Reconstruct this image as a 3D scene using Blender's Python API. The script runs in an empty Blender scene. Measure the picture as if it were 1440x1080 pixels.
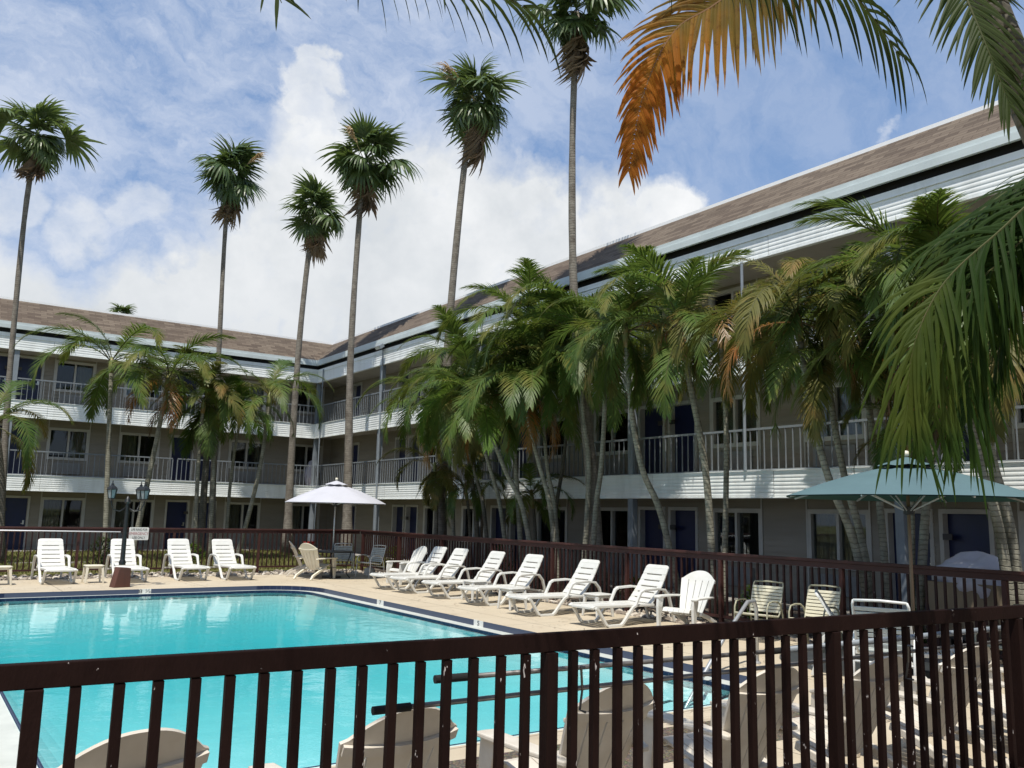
import bpy, bmesh, math, random
from mathutils import Vector as V, Matrix as M
rnd = random.Random(7)
S = bpy.context.scene
COL = S.collection
R = math.radians
PI = math.pi
EYE = 1.85
# ---------------------------------------------------------------- camera
RM = M(((0.81616043, -0.10515792, -0.56817599), (-0.57738657, -0.11010628, -0.80901258), (0.02251434, 0.98834125, -0.15058116)))
cam = bpy.data.cameras.new('camera'); co = bpy.data.objects.new('camera', cam); COL.objects.link(co)
cam.sensor_width = 36; cam.sensor_fit = 'HORIZONTAL'; cam.lens = 36 * 1205 / 1440; cam.clip_end = 5000; cam.clip_start = .05
co.matrix_world = M.Translation((0, 0, EYE)) @ RM.to_4x4()
S.camera = co
HEAD = V((0.56817599, 0.80901258)).normalized()


def at(px, py, dep):
    """surveyed point: bearing read from the photograph, at a horizontal distance dep"""
    d = RM @ V(((px - 720) / 1205, -(py - 540) / 1205, -1))
    return V((0, 0, EYE)) + d * (dep / (d.x * HEAD.x + d.y * HEAD.y))


def gnd(px, py, z=0.0):
    d = RM @ V(((px - 720) / 1205, -(py - 540) / 1205, -1))
    return V((0, 0, EYE)) + d * ((z - EYE) / d.z)


# ---------------------------------------------------------------- objects
def tag(o, label=None, cat=None, group=None, kind=None):
    if label: o['label'] = label
    if cat: o['category'] = cat
    if group: o['group'] = group
    if kind: o['kind'] = kind
    return o


def empty(name, label, cat, loc=(0, 0, 0), rz=0, group=None):
    o = bpy.data.objects.new(name, None); COL.objects.link(o)
    o.location = loc; o.rotation_euler = (0, 0, rz); o.empty_display_size = .2
    return tag(o, label, cat, group)


def root_of(o):
    while o.parent: o = o.parent
    return o


KIDS = {}


def link_child(o, p):
    o.parent = p
    KIDS.setdefault(p.name, []).append(o)


def copy_tree(o, parent=None):
    c = o.copy(); COL.objects.link(c)
    if parent: link_child(c, parent)
    for ch in KIDS.get(o.name, []): copy_tree(ch, c)
    return c


class MB:
    def __init__(s): s.v = []; s.f = []; s.uv = None

    def add(s, vs, fs):
        n = len(s.v); s.v += [tuple(p) for p in vs]; s.f += [tuple(i + n for i in f) for f in fs]
        return s

    def box(s, a, b, m=None):
        x0, y0, z0 = a; x1, y1, z1 = b
        p = [V((x, y, z)) for z in (z0, z1) for y in (y0, y1) for x in (x0, x1)]
        if m is not None: p = [m @ q for q in p]
        return s.add(p, [(0, 2, 3, 1), (4, 5, 7, 6), (0, 1, 5, 4), (1, 3, 7, 5), (3, 2, 6, 7), (2, 0, 4, 6)])

    def bar(s, a, b, w, h, up=(0, 0, 1), w2=None, h2=None):
        a = V(a); b = V(b); t = (b - a).normalized(); up = V(up)
        if abs(t.dot(up)) > .98: up = V((0, 1, 0))
        x = t.cross(up).normalized(); y = x.cross(t).normalized()
        w2 = w if w2 is None else w2; h2 = h if h2 is None else h2
        p = [a - x * w / 2 - y * h / 2, a + x * w / 2 - y * h / 2, a + x * w / 2 + y * h / 2, a - x * w / 2 + y * h / 2,
             b - x * w2 / 2 - y * h2 / 2, b + x * w2 / 2 - y * h2 / 2, b + x * w2 / 2 + y * h2 / 2, b - x * w2 / 2 + y * h2 / 2]
        return s.add(p, [(0, 3, 2, 1), (4, 5, 6, 7), (0, 1, 5, 4), (1, 2, 6, 5), (2, 3, 7, 6), (3, 0, 4, 7)])

    def ribbon(s, pts, w, h, side):
        """flat bar of width w (along side) and thickness h following pts"""
        side = V(side).normalized(); n = len(pts); vs = []
        pts = [V(p) for p in pts]
        for i, p in enumerate(pts):
            t = (pts[min(i + 1, n - 1)] - pts[max(i - 1, 0)]).normalized()
            nrm = side.cross(t).normalized()
            ww = w[i] if isinstance(w, (list, tuple)) else w
            for a, b in ((-1, -1), (1, -1), (1, 1), (-1, 1)): vs.append(p + side * a * ww / 2 + nrm * b * h / 2)
        fs = [(0, 3, 2, 1), tuple(4 * (n - 1) + k for k in range(4))]
        for i in range(n - 1):
            for k in range(4): fs.append((4 * i + k, 4 * i + (k + 1) % 4, 4 * i + 4 + (k + 1) % 4, 4 * i + 4 + k))
        return s.add(vs, fs)

    def tube(s, pts, r, seg=8, cap=True):
        pts = [V(p) for p in pts]; n = len(pts); vs = []; fs = []
        t0 = (pts[1] - pts[0]).normalized(); ref = V((0, 0, 1)) if abs(t0.z) < .9 else V((1, 0, 0))
        x = t0.cross(ref).normalized()
        for i, p in enumerate(pts):
            t = (pts[min(i + 1, n - 1)] - pts[max(i - 1, 0)]).normalized()
            x = (x - t * x.dot(t)).normalized(); y = t.cross(x)
            rr = r[i] if isinstance(r, (list, tuple)) else r
            for k in range(seg):
                a = 2 * PI * k / seg; vs.append(p + x * math.cos(a) * rr + y * math.sin(a) * rr)
        for i in range(n - 1):
            for k in range(seg): fs.append((i * seg + k, i * seg + (k + 1) % seg, (i + 1) * seg + (k + 1) % seg, (i + 1) * seg + k))
        if cap: fs += [tuple(range(seg))[::-1], tuple((n - 1) * seg + k for k in range(seg))]
        return s.add(vs, fs)

    def lathe(s, prof, seg=16, c=(0, 0, 0)):
        c = V(c); vs = []; fs = []; n = len(prof)
        for r, z in prof:
            for k in range(seg): a = 2 * PI * k / seg; vs.append(c + V((r * math.cos(a), r * math.sin(a), z)))
        for i in range(n - 1):
            for k in range(seg): fs.append((i * seg + k, i * seg + (k + 1) % seg, (i + 1) * seg + (k + 1) % seg, (i + 1) * seg + k))
        fs += [tuple(range(seg))[::-1], tuple((n - 1) * seg + k for k in range(seg))]
        return s.add(vs, fs)

    def prism(s, poly, t, m=None):
        """poly: list of (x,z) outline, extruded along y by +-t/2"""
        n = len(poly); vs = [V((x, -t / 2, z)) for x, z in poly] + [V((x, t / 2, z)) for x, z in poly]
        if m is not None: vs = [m @ q for q in vs]
        return s.add(vs, [tuple(range(n)), tuple(range(2 * n - 1, n - 1, -1))] + [(i, i + n, (i + 1) % n + n, (i + 1) % n) for i in range(n)])

    def build(s, name, mat, parent=None, smooth=False, world=False, bevel=0, fix=False, angle=40):
        me = bpy.data.meshes.new(name)
        vs = s.v
        if world and parent is not None:
            r = root_of(parent).location; vs = [(p[0] - r.x, p[1] - r.y, p[2] - r.z) for p in vs]
        me.from_pydata(vs, [], s.f)
        if fix:
            bm = bmesh.new(); bm.from_mesh(me); bmesh.ops.recalc_face_normals(bm, faces=bm.faces); bm.to_mesh(me); bm.free()
        for mm in (mat if isinstance(mat, (list, tuple)) else [mat]): me.materials.append(mm)
        if smooth: 
            me.polygons.foreach_set('use_smooth', [True] * len(me.polygons))
            if smooth != 'all':
                try: me.set_sharp_from_angle(angle=R(angle))
                except Exception: pass
        me.update()
        o = bpy.data.objects.new(name, me); COL.objects.link(o)
        if parent is not None: link_child(o, parent)
        if bevel:
            b = o.modifiers.new('bevel', 'BEVEL'); b.width = bevel; b.segments = 2; b.limit_method = 'ANGLE'; b.angle_limit = R(35)
        return o


# ---------------------------------------------------------------- materials
def newmat(name):
    m = bpy.data.materials.new(name); m.use_nodes = True
    return m, m.node_tree.nodes, m.node_tree.links, m.node_tree.nodes['Principled BSDF']


def mixc(N, L, fac, a, b, mode='MIX'):
    n = N.new('ShaderNodeMix'); n.data_type = 'RGBA'; n.blend_type = mode
    for sock, val in ((n.inputs[0], fac), (n.inputs[6], a), (n.inputs[7], b)):
        if hasattr(val, 'is_output'): L.new(val, sock)
        elif isinstance(val, (int, float)): sock.default_value = val
        else: sock.default_value = (*val[:3], 1)
    return n.outputs[2]


def noise(N, L, scale, detail=4, rough=.55, vec=None, stretch=None):
    if vec is None:
        tc = N.new('ShaderNodeTexCoord'); vec = tc.outputs['Object']
    if stretch:
        mp = N.new('ShaderNodeMapping'); mp.inputs['Scale'].default_value = stretch; L.new(vec, mp.inputs[0]); vec = mp.outputs[0]
    n = N.new('ShaderNodeTexNoise'); n.inputs['Scale'].default_value = scale; n.inputs['Detail'].default_value = detail
    n.inputs['Roughness'].default_value = rough; L.new(vec, n.inputs['Vector'])
    return n.outputs[0]


def ramp(N, L, fac, stops):
    r = N.new('ShaderNodeValToRGB'); L.new(fac, r.inputs[0]); e = r.color_ramp.elements
    while len(e) < len(stops): e.new(.5)
    for k, (p, c) in enumerate(stops):
        e[k].position = p; c = (c, c, c) if isinstance(c, (int, float)) else c; e[k].color = (*c, 1)
    return r.outputs[0]


def math_(N, L, op, a, b=None, c=None):
    n = N.new('ShaderNodeMath'); n.operation = op
    for k, v in enumerate((a, b, c)):
        if v is None: continue
        if hasattr(v, 'is_output'): L.new(v, n.inputs[k])
        else: n.inputs[k].default_value = v
    return n.outputs[0]


def bump(N, L, B, h, strength, dist=.02):
    b = N.new('ShaderNodeBump'); b.inputs['Strength'].default_value = strength; b.inputs['Distance'].default_value = dist
    L.new(h, b.inputs['Height']); L.new(b.outputs[0], B.inputs['Normal']); return b


def mat(name, col, rough=.5, col2=None, scale=3, stretch=None, bmp=0, bscale=40, metal=0, spec=.5, chips=None, lo=.35, hi=.7, isl=0):
    m, N, L, B = newmat(name)
    B.inputs['Roughness'].default_value = rough; B.inputs['Metallic'].default_value = metal; B.inputs['Specular IOR Level'].default_value = spec
    out = None
    if col2:
        f = ramp(N, L, noise(N, L, scale, 6, .6, None, stretch), [(lo, 0), (hi, 1)])
        out = mixc(N, L, f, col, col2)
    if isl:
        g = N.new('ShaderNodeObjectInfo'); out = mixc(N, L, math_(N, L, 'MULTIPLY', g.outputs['Random'], isl), out if out else col, tuple(c * .6 for c in col))
    if chips:
        f = ramp(N, L, noise(N, L, chips[1], 5, .65, None, chips[3] if len(chips) > 3 else None), [(chips[2], 0), (chips[2] + .015, 1)])
        out = mixc(N, L, f, out if out else col, chips[0])
    if out: L.new(out, B.inputs['Base Color'])
    else: B.inputs['Base Color'].default_value = (*col, 1)
    if bmp: bump(N, L, B, noise(N, L, bscale, 4, .6, None, stretch), bmp)
    return m


def leafmat(name, c1, c2, tip=None, trans=.3, rough=.38, spec=.45):
    m, N, L, B = newmat(name)
    oi = N.new('ShaderNodeObjectInfo'); ge = N.new('ShaderNodeNewGeometry')
    f = math_(N, L, 'ADD', math_(N, L, 'MULTIPLY', oi.outputs['Random'], .6), math_(N, L, 'MULTIPLY', ge.outputs['Random Per Island'], .4))
    c = mixc(N, L, f, c1, c2)
    if tip:
        c = mixc(N, L, ramp(N, L, noise(N, L, 1.6, 3), [(.5, 0), (.68, 1)]), c, tip)
    L.new(c, B.inputs['Base Color']); B.inputs['Roughness'].default_value = rough; B.inputs['Specular IOR Level'].default_value = spec
    t = N.new('ShaderNodeBsdfTranslucent'); L.new(mixc(N, L, .5, c, (.16, .22, .03) if c1[1] > c1[0] else (.62, .24, .03)), t.inputs[0])
    mx = N.new('ShaderNodeMixShader'); mx.inputs[0].default_value = trans
    L.new(B.outputs[0], mx.inputs[1]); L.new(t.outputs[0], mx.inputs[2]); L.new(mx.outputs[0], N['Material Output'].inputs[0])
    return m


def deadfrond(name, tip, reach):
    """dying frond: orange at its tip, golden further in, still olive green towards the base"""
    m, N, L, B = newmat(name); ge = N.new('ShaderNodeNewGeometry')
    d = N.new('ShaderNodeVectorMath'); d.operation = 'DISTANCE'; L.new(ge.outputs['Position'], d.inputs[0]); d.inputs[1].default_value = tip
    f = math_(N, L, 'ADD', math_(N, L, 'DIVIDE', d.outputs['Value'], reach), math_(N, L, 'MULTIPLY', math_(N, L, 'SUBTRACT', ge.outputs['Random Per Island'], .5), .22))
    f = math_(N, L, 'ADD', f, math_(N, L, 'MULTIPLY', math_(N, L, 'SUBTRACT', noise(N, L, 5, 4), .5), .5))
    c = ramp(N, L, f, [(.10, (.30, .10, .014)), (.36, (.44, .15, .018)), (.55, (.34, .17, .03)), (.74, (.17, .12, .028)), (.98, (.07, .08, .02))])
    c = mixc(N, L, ramp(N, L, noise(N, L, 16, 4, .7), [(.54, 0), (.66, .75)]), c, (.10, .045, .014))
    L.new(c, B.inputs['Base Color']); B.inputs['Roughness'].default_value = .6; B.inputs['Specular IOR Level'].default_value = .12
    t = N.new('ShaderNodeBsdfTranslucent'); L.new(mixc(N, L, .35, c, (.60, .24, .03)), t.inputs[0])
    mx = N.new('ShaderNodeMixShader'); mx.inputs[0].default_value = .55
    L.new(B.outputs[0], mx.inputs[1]); L.new(t.outputs[0], mx.inputs[2]); L.new(mx.outputs[0], N['Material Output'].inputs[0])
    return m


def ringmat(name, c1, c2, pitch, str_=.35):
    """palm trunk: leaf-scar rings across a mottled bark"""
    m, N, L, B = newmat(name)
    tc = N.new('ShaderNodeTexCoord'); sx = N.new('ShaderNodeSeparateXYZ'); L.new(tc.outputs['Object'], sx.inputs[0])
    w = math_(N, L, 'ADD', math_(N, L, 'MULTIPLY', sx.outputs[2], 1 / pitch), math_(N, L, 'MULTIPLY', noise(N, L, 6, 3), 1.2))
    fr = math_(N, L, 'FRACT', w)
    ring = ramp(N, L, fr, [(0, 1), (.16, 0), (.86, 0), (1, 1)])
    c = mixc(N, L, ramp(N, L, noise(N, L, 5, 6, .7), [(.35, 0), (.65, 1)]), c1, c2)
    c = mixc(N, L, math_(N, L, 'MULTIPLY', ring, str_ * 1.6), c, tuple(x * .45 for x in c1))
    L.new(c, B.inputs['Base Color']); B.inputs['Roughness'].default_value = .85; B.inputs['Specular IOR Level'].default_value = .2
    bump(N, L, B, math_(N, L, 'SUBTRACT', math_(N, L, 'MULTIPLY', noise(N, L, 25, 5), .6), ring), .5, .02)
    return m


MT = {}
MT['white_plastic'] = mat('white_plastic', (.64, .635, .60), .4, (.53, .52, .47), 2.5, lo=.45, hi=.8)
MT['cream_plastic'] = mat('cream_plastic', (.74, .69, .56), .4, (.62, .56, .44), 3)
MT['aged_plastic'] = mat('aged_plastic', (.62, .57, .49), .42, (.50, .44, .36), 4)  # white resin toned to tan: shade on the chair backs put into the colour
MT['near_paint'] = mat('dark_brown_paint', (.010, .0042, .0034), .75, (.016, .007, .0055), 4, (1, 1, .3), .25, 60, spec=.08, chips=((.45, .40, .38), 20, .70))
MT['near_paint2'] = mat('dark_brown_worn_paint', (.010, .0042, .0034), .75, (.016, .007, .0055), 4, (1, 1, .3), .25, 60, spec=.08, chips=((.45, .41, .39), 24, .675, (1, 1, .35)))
MT['far_paint'] = mat('red_brown_paint', (.062, .023, .019), .55, (.042, .016, .013), 3, None, .2, 40, spec=.3, chips=((.5, .47, .44), 7, .735, (1, 1, .25)))
MT['far_picket'] = mat('far_picket_paint', (.036, .014, .012), .6, (.025, .010, .009), 3, None, .2, 40, spec=.25, chips=((.5, .47, .44), 7, .72, (1, 1, .25)))  # the far fence paint darkened: backlit pickets' shade put into the colour
MT['trim'] = mat('trim_white', (.50, .49, .45), .5, (.4, .39, .36), 1.5)
MT['fascia'] = mat('white_metal_siding', (.86, .88, .86), .42, (.62, .63, .60), 1.1, (2.5, 2.5, .5), spec=.4, lo=.48, hi=.9)
MT['gutter'] = mat('gutter_white', (.60, .66, .66), .4, (.5, .55, .55), 1.2)
MT['ridge_white'] = mat('ridge_white', (.86, .86, .86), .4)
MT['black_gap'] = mat('black_soffit', (.012, .012, .012), .8)  # black colour stands in for the shade inside the open eave
MT['soffit'] = mat('soffit_paint', (.42, .39, .34), .7, (.34, .31, .27), 1)
MT['slab'] = mat('slab_concrete', (.36, .34, .31), .8, (.28, .26, .24), 2, None, .15)
MT['steel_grey'] = mat('blue_grey_paint', (.24, .27, .30), .5, (.20, .225, .25), 4)
MT['rail_paint'] = mat('railing_paint', (.20, .22, .235), .5, (.165, .18, .195), 3)
MT['door_blue'] = mat('door_blue', (.006, .012, .062), .38, (.005, .009, .045), 2)
MT['brass'] = mat('handle_metal', (.6, .58, .52), .3, metal=1)
MT['dark_plate'] = mat('plate_dark', (.05, .045, .04), .5)
MT['room_dark'] = mat('room_dark', (.015, .014, .013), .9)
MT['ac'] = mat('ac_grey', (.27, .27, .26), .6, (.2, .2, .2), 3)
MT['chain_stone'] = mat('river_stone', (.42, .38, .33), .8, (.20, .17, .15), 6, None, .3, 20, isl=.3)
MT['dark_metal'] = mat('dark_metal', (.02, .02, .022), .4, spec=.5)
MT['alu'] = mat('aluminium', (.55, .56, .57), .35, (.45, .46, .47), 5, metal=.6)
MT['pole_grey'] = mat('pole_grey', (.22, .21, .20), .45, (.14, .13, .125), 8, metal=.3)
MT['foam'] = mat('black_foam', (.008, .008, .008), .9, bmp=.3, bscale=80)
MT['white_canvas'] = mat('white_canvas', (.48, .48, .52), .8, (.42, .42, .455), 1.2, None, .1, 200)
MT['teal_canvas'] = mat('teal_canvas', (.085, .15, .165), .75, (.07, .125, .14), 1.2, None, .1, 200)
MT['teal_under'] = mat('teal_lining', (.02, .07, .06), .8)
MT['wood_pole'] = mat('wood_pole', (.20, .14, .09), .5, (.14, .10, .06), 8, (1, 1, .1))
MT['strap_cream'] = mat('strap_cream', (.68, .64, .48), .45, (.6, .56, .42), 6)
MT['strap_grey'] = mat('strap_grey', (.50, .54, .52), .45, (.42, .46, .45), 6)
MT['frame_white'] = mat('frame_white', (.68, .69, .67), .35)
MT['frame_olive'] = mat('frame_olive', (.32, .31, .22), .4)
MT['lamp_black'] = mat('lamp_black', (.01, .011, .011), .4)
MT['base_wood'] = mat('brown_wood', (.10, .035, .022), .6, (.07, .025, .016), 5, (1, 1, .2))
MT['sign_white'] = mat('sign_white', (.72, .72, .68), .5, (.62, .62, .58), 5)
MT['ink_black'] = mat('ink_black', (.02, .02, .02), .6)
MT['ink_red'] = mat('ink_red', (.42, .16, .16), .6)
MT['navy_tile'] = None
MT['tan_bin'] = mat('tan_bin', (.32, .25, .17), .7, (.26, .2, .13), 3)
MT['linen'] = mat('linen', (.62, .60, .68), .85, (.5, .48, .56), 3, None, .2, 12)
MT['red_plastic'] = mat('red_plastic', (.28, .02, .015), .4)
MT['terracotta'] = mat('terracotta', (.20, .11, .075), .8, (.15, .08, .05), 5)
MT['crownshaft'] = mat('crownshaft_green', (.16, .17, .05), .5, (.26, .14, .05), 3, lo=.5, hi=.62)
MT['crownshaft_tan'] = mat('crownshaft_tan', (.30, .15, .07), .55, (.16, .16, .06), 3, lo=.55, hi=.8)
MT['trunk_fan'] = ringmat('fan_palm_bark', (.13, .11, .09), (.25, .225, .19), .07, .28)
MT['trunk_ring'] = ringmat('ringed_palm_bark', (.15, .14, .105), (.30, .285, .225), .075, .36)
MT['trunk_dark'] = ringmat('dark_palm_bark', (.08, .072, .055), (.16, .145, .115), .075, .35)
MT['leaf'] = leafmat('palm_leaf', (.052, .10, .02), (.12, .175, .036), (.17, .165, .035), .38, .45, .3)
MT['leaf_bright'] = leafmat('palm_leaf_bright', (.075, .16, .025), (.14, .22, .04), None, .4, .45, .3)
MT['leaf_olive'] = leafmat('palm_leaf_olive', (.10, .105, .025), (.17, .15, .04), (.24, .15, .045), .34, .5, .25)
MT['leaf_orange'] = leafmat('palm_leaf_orange', (.28, .13, .035), (.20, .14, .05), (.36, .13, .03), .35)
MT['leaf_brown'] = leafmat('palm_leaf_brown', (.12, .085, .055), (.23, .175, .12), None, .06, .8, .1)
MT['leaf_fan'] = leafmat('fan_leaf', (.05, .09, .032), (.13, .175, .062), None, .3, .36, .4)
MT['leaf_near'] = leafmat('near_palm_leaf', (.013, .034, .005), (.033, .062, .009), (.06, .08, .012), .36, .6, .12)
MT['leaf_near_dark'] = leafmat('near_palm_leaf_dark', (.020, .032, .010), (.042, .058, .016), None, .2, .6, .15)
MT['leaf_dead'] = leafmat('dead_frond_leaf', (.46, .16, .02), (.30, .15, .03), (.15, .11, .03), .62, .6, .1)
MT['rachis'] = mat('rachis', (.055, .065, .02), .6, (.07, .06, .02), 4, spec=.2)
MT['rachis_dead'] = mat('rachis_dead', (.24, .11, .04), .5, (.16, .10, .035), 4)
MT['flower'] = mat('flower_stalk', (.70, .56, .38), .8, (.55, .42, .26), 8)


def shingles(name, axis):
    m, N, L, B = newmat(name)
    tc = N.new('ShaderNodeTexCoord'); sx = N.new('ShaderNodeSeparateXYZ'); L.new(tc.outputs['Object'], sx.inputs[0])
    cb = N.new('ShaderNodeCombineXYZ'); L.new(sx.outputs[axis], cb.inputs[0]); L.new(math_(N, L, 'MULTIPLY', sx.outputs[2], 1.5), cb.inputs[1])
    br = N.new('ShaderNodeTexBrick'); L.new(cb.outputs[0], br.inputs[0])
    br.inputs['Scale'].default_value = 1; br.inputs['Brick Width'].default_value = .46; br.inputs['Row Height'].default_value = .145
    br.inputs['Mortar Size'].default_value = .008; br.inputs['Color1'].default_value = (.165, .135, .104, 1); br.inputs['Color2'].default_value = (.055, .043, .034, 1)  # dark tabs: shadow lines of the tabs put into the colour, at random
    br.inputs['Mortar'].default_value = (.055, .037, .03, 1); br.inputs['Bias'].default_value = -.2
    c = mixc(N, L, ramp(N, L, noise(N, L, .35, 5), [(.32, .62), (.62, 1)]), (.07, .05, .04), br.outputs[0])
    c = mixc(N, L, .2, c, mixc(N, L, noise(N, L, 60, 2), (.04, .03, .025), (.24, .18, .14)))
    L.new(c, B.inputs['Base Color']); B.inputs['Roughness'].default_value = .95; B.inputs['Specular IOR Level'].default_value = .15
    fr = math_(N, L, 'FRACT', math_(N, L, 'MULTIPLY', sx.outputs[2], 1.5 / .145))
    bump(N, L, B, math_(N, L, 'SUBTRACT', 1, fr), .6, .012)
    return m


MT['shingle_x'] = shingles('roof_shingle_left', 0); MT['shingle_y'] = shingles('roof_shingle_right', 1)


def siding():
    m, N, L, B = newmat('taupe_lap_siding')
    c = mixc(N, L, ramp(N, L, noise(N, L, 1.2, 6, .6, None, (.4, .4, 3)), [(.3, 0), (.7, 1)]), (.235, .21, .17), (.30, .27, .22))
    L.new(c, B.inputs['Base Color']); B.inputs['Roughness'].default_value = .6
    bump(N, L, B, noise(N, L, 30, 4, .6, None, (.1, .1, 2)), .2, .01)
    return m


MT['siding'] = siding()


def ground_mats():
    m, N, L, B = newmat('deck_concrete')
    a = ramp(N, L, noise(N, L, .6, 8, .62), [(.33, 0), (.68, 1)])
    c = mixc(N, L, a, (.43, .36, .255), (.52, .45, .335))
    c = mixc(N, L, ramp(N, L, noise(N, L, 2.3, 8, .7), [(.55, 0), (.72, .55)]), c, (.34, .26, .17))
    c = mixc(N, L, .35, c, mixc(N, L, noise(N, L, 90, 2), (.3, .24, .17), (.62, .53, .4)))
    sx = N.new('ShaderNodeSeparateXYZ'); tc = N.new('ShaderNodeTexCoord'); L.new(tc.outputs['Object'], sx.inputs[0]); g = None
    for k, pit in ((0, 3.05), (1, 3.05)):
        f = math_(N, L, 'FRACT', math_(N, L, 'ADD', math_(N, L, 'MULTIPLY', sx.outputs[k], 1 / pit), math_(N, L, 'MULTIPLY', noise(N, L, 8, 2), .004)))
        q = math_(N, L, 'LESS_THAN', f, .0055); g = q if g is None else math_(N, L, 'MAXIMUM', g, q)
    cr = N.new('ShaderNodeTexVoronoi'); cr.feature = 'DISTANCE_TO_EDGE'; cr.inputs['Scale'].default_value = .33
    wv = N.new('ShaderNodeVectorMath'); wv.operation = 'ADD'; nn_ = N.new('ShaderNodeTexNoise'); nn_.inputs['Scale'].default_value = 2.5; L.new(tc.outputs['Object'], nn_.inputs[0])
    L.new(tc.outputs['Object'], wv.inputs[0]); L.new(nn_.outputs['Color'], wv.inputs[1]); L.new(wv.outputs[0], cr.inputs[0])
    crk = math_(N, L, 'MULTIPLY', math_(N, L, 'LESS_THAN', cr.outputs['Distance'], .0022), .5)
    c = mixc(N, L, math_(N, L, 'MAXIMUM', math_(N, L, 'MULTIPLY', g, .75), crk), c, (.12, .095, .065))
    wet = ramp(N, L, noise(N, L, .9, 5, .6), [(.60, 0), (.66, 1)]); c = mixc(N, L, math_(N, L, 'MULTIPLY', wet, .28), c, (.22, .17, .11))
    L.new(c, B.inputs['Base Color']); B.inputs['Roughness'].default_value = .85
    bump(N, L, B, noise(N, L, 120, 3), .25, .004)
    MT['deck'] = m
    m, N, L, B = newmat('pebble_aggregate')
    v = N.new('ShaderNodeTexVoronoi'); v.inputs['Scale'].default_value = 55
    tc = N.new('ShaderNodeTexCoord'); L.new(tc.outputs['Object'], v.inputs[0])
    c = mixc(N, L, ramp(N, L, v.outputs['Distance'], [(.1, 0), (.6, 1)]), (.27, .21, .15), (.07, .055, .04))
    c = mixc(N, L, .4, c, v.outputs['Color'], 'MULTIPLY')
    L.new(c, B.inputs['Base Color']); B.inputs['Roughness'].default_value = .8
    bump(N, L, B, v.outputs['Distance'], -.6, .01); MT['aggregate'] = m
    m, N, L, B = newmat('lawn')
    c = mixc(N, L, ramp(N, L, noise(N, L, .7, 8, .65), [(.38, 0), (.62, 1)]), (.12, .14, .045), (.22, .19, .085))
    c = mixc(N, L, .4, c, mixc(N, L, noise(N, L, 40, 3), (.03, .04, .012), (.17, .19, .06)))
    L.new(c, B.inputs['Base Color']); B.inputs['Roughness'].default_value = .95; B.inputs['Specular IOR Level'].default_value = .1
    bump(N, L, B, noise(N, L, 50, 3), .6, .03); MT['lawn'] = m
    m, N, L, B = newmat('gravel_bed')
    c = mixc(N, L, noise(N, L, 14, 6, .7), (.06, .045, .035), (.2, .16, .125))
    L.new(c, B.inputs['Base Color']); B.inputs['Roughness'].default_value = .95
    bump(N, L, B, noise(N, L, 20, 5), .8, .03); MT['bed'] = m
    m, N, L, B = newmat('navy_tile')
    tc = N.new('ShaderNodeTexCoord'); sx = N.new('ShaderNodeSeparateXYZ'); L.new(tc.outputs['Object'], sx.inputs[0])
    g = None
    for k in (0, 1):
        f = math_(N, L, 'FRACT', math_(N, L, 'MULTIPLY', sx.outputs[k], 1 / .152))
        s = math_(N, L, 'LESS_THAN', f, .05); g = s if g is None else math_(N, L, 'MAXIMUM', g, s)
    c = mixc(N, L, noise(N, L, 9, 2), (.008, .014, .042), (.016, .028, .07))
    L.new(mixc(N, L, math_(N, L, 'MULTIPLY', g, .6), c, (.09, .11, .16)), B.inputs['Base Color']); B.inputs['Roughness'].default_value = .35; B.inputs['Specular IOR Level'].default_value = .25; MT['navy_tile'] = m
    MT['plaster'] = mat('pool_plaster', (.62, .82, .82), .7, (.54, .77, .78), .8)
    MT['ledge'] = mat('pool_ledge_white', (.55, .57, .52), .5, (.46, .48, .44), 4)
    MT['step_tile'] = mat('black_step_tile', (.015, .02, .03), .4)
    # water: clear turquoise, fresnel reflections, small waves
    m, N, L, B = newmat('pool_water'); N.remove(B)
    tr = N.new('ShaderNodeBsdfTransparent'); tr.inputs[0].default_value = (.93, .97, .98, 1)
    gl = N.new('ShaderNodeBsdfGlossy'); gl.inputs['Roughness'].default_value = .03
    fr = N.new('ShaderNodeFresnel'); fr.inputs[0].default_value = 1.33
    h = math_(N, L, 'ADD', noise(N, L, 3.2, 4, .55, None, (1, 1, 1)), math_(N, L, 'MULTIPLY', noise(N, L, .8, 2), 1.4))
    b = N.new('ShaderNodeBump'); b.inputs['Strength'].default_value = .08; b.inputs['Distance'].default_value = .06
    L.new(h, b.inputs['Height']); L.new(b.outputs[0], gl.inputs['Normal']); L.new(b.outputs[0], fr.inputs['Normal'])
    mx = N.new('ShaderNodeMixShader'); L.new(fr.outputs[0], mx.inputs[0]); L.new(tr.outputs[0], mx.inputs[1]); L.new(gl.outputs[0], mx.inputs[2])
    L.new(mx.outputs[0], N['Material Output'].inputs[0]); MT['water'] = m
    va = N.new('ShaderNodeVolumeAbsorption'); va.inputs['Color'].default_value = (.17, .82, .855, 1); va.inputs['Density'].default_value = .40; L.new(va.outputs[0], N['Material Output'].inputs['Volume'])
    # window glass
    m, N, L, B = newmat('window_glass'); N.remove(B)
    tr = N.new('ShaderNodeBsdfTransparent'); tr.inputs[0].default_value = (.75, .78, .78, 1)
    gl = N.new('ShaderNodeBsdfGlossy'); gl.inputs['Roughness'].default_value = .02
    fr = N.new('ShaderNodeFresnel'); fr.inputs[0].default_value = 1.5
    mx = N.new('ShaderNodeMixShader'); L.new(fr.outputs[0], mx.inputs[0]); L.new(tr.outputs[0], mx.inputs[1]); L.new(gl.outputs[0], mx.inputs[2])
    L.new(mx.outputs[0], N['Material Output'].inputs[0]); MT['glass'] = m
    MT['frosted'] = mat('frosted_glass', (.22, .24, .25), .25, (.16, .18, .19), 6)
    m, N, L, B = newmat('curtain')
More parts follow.
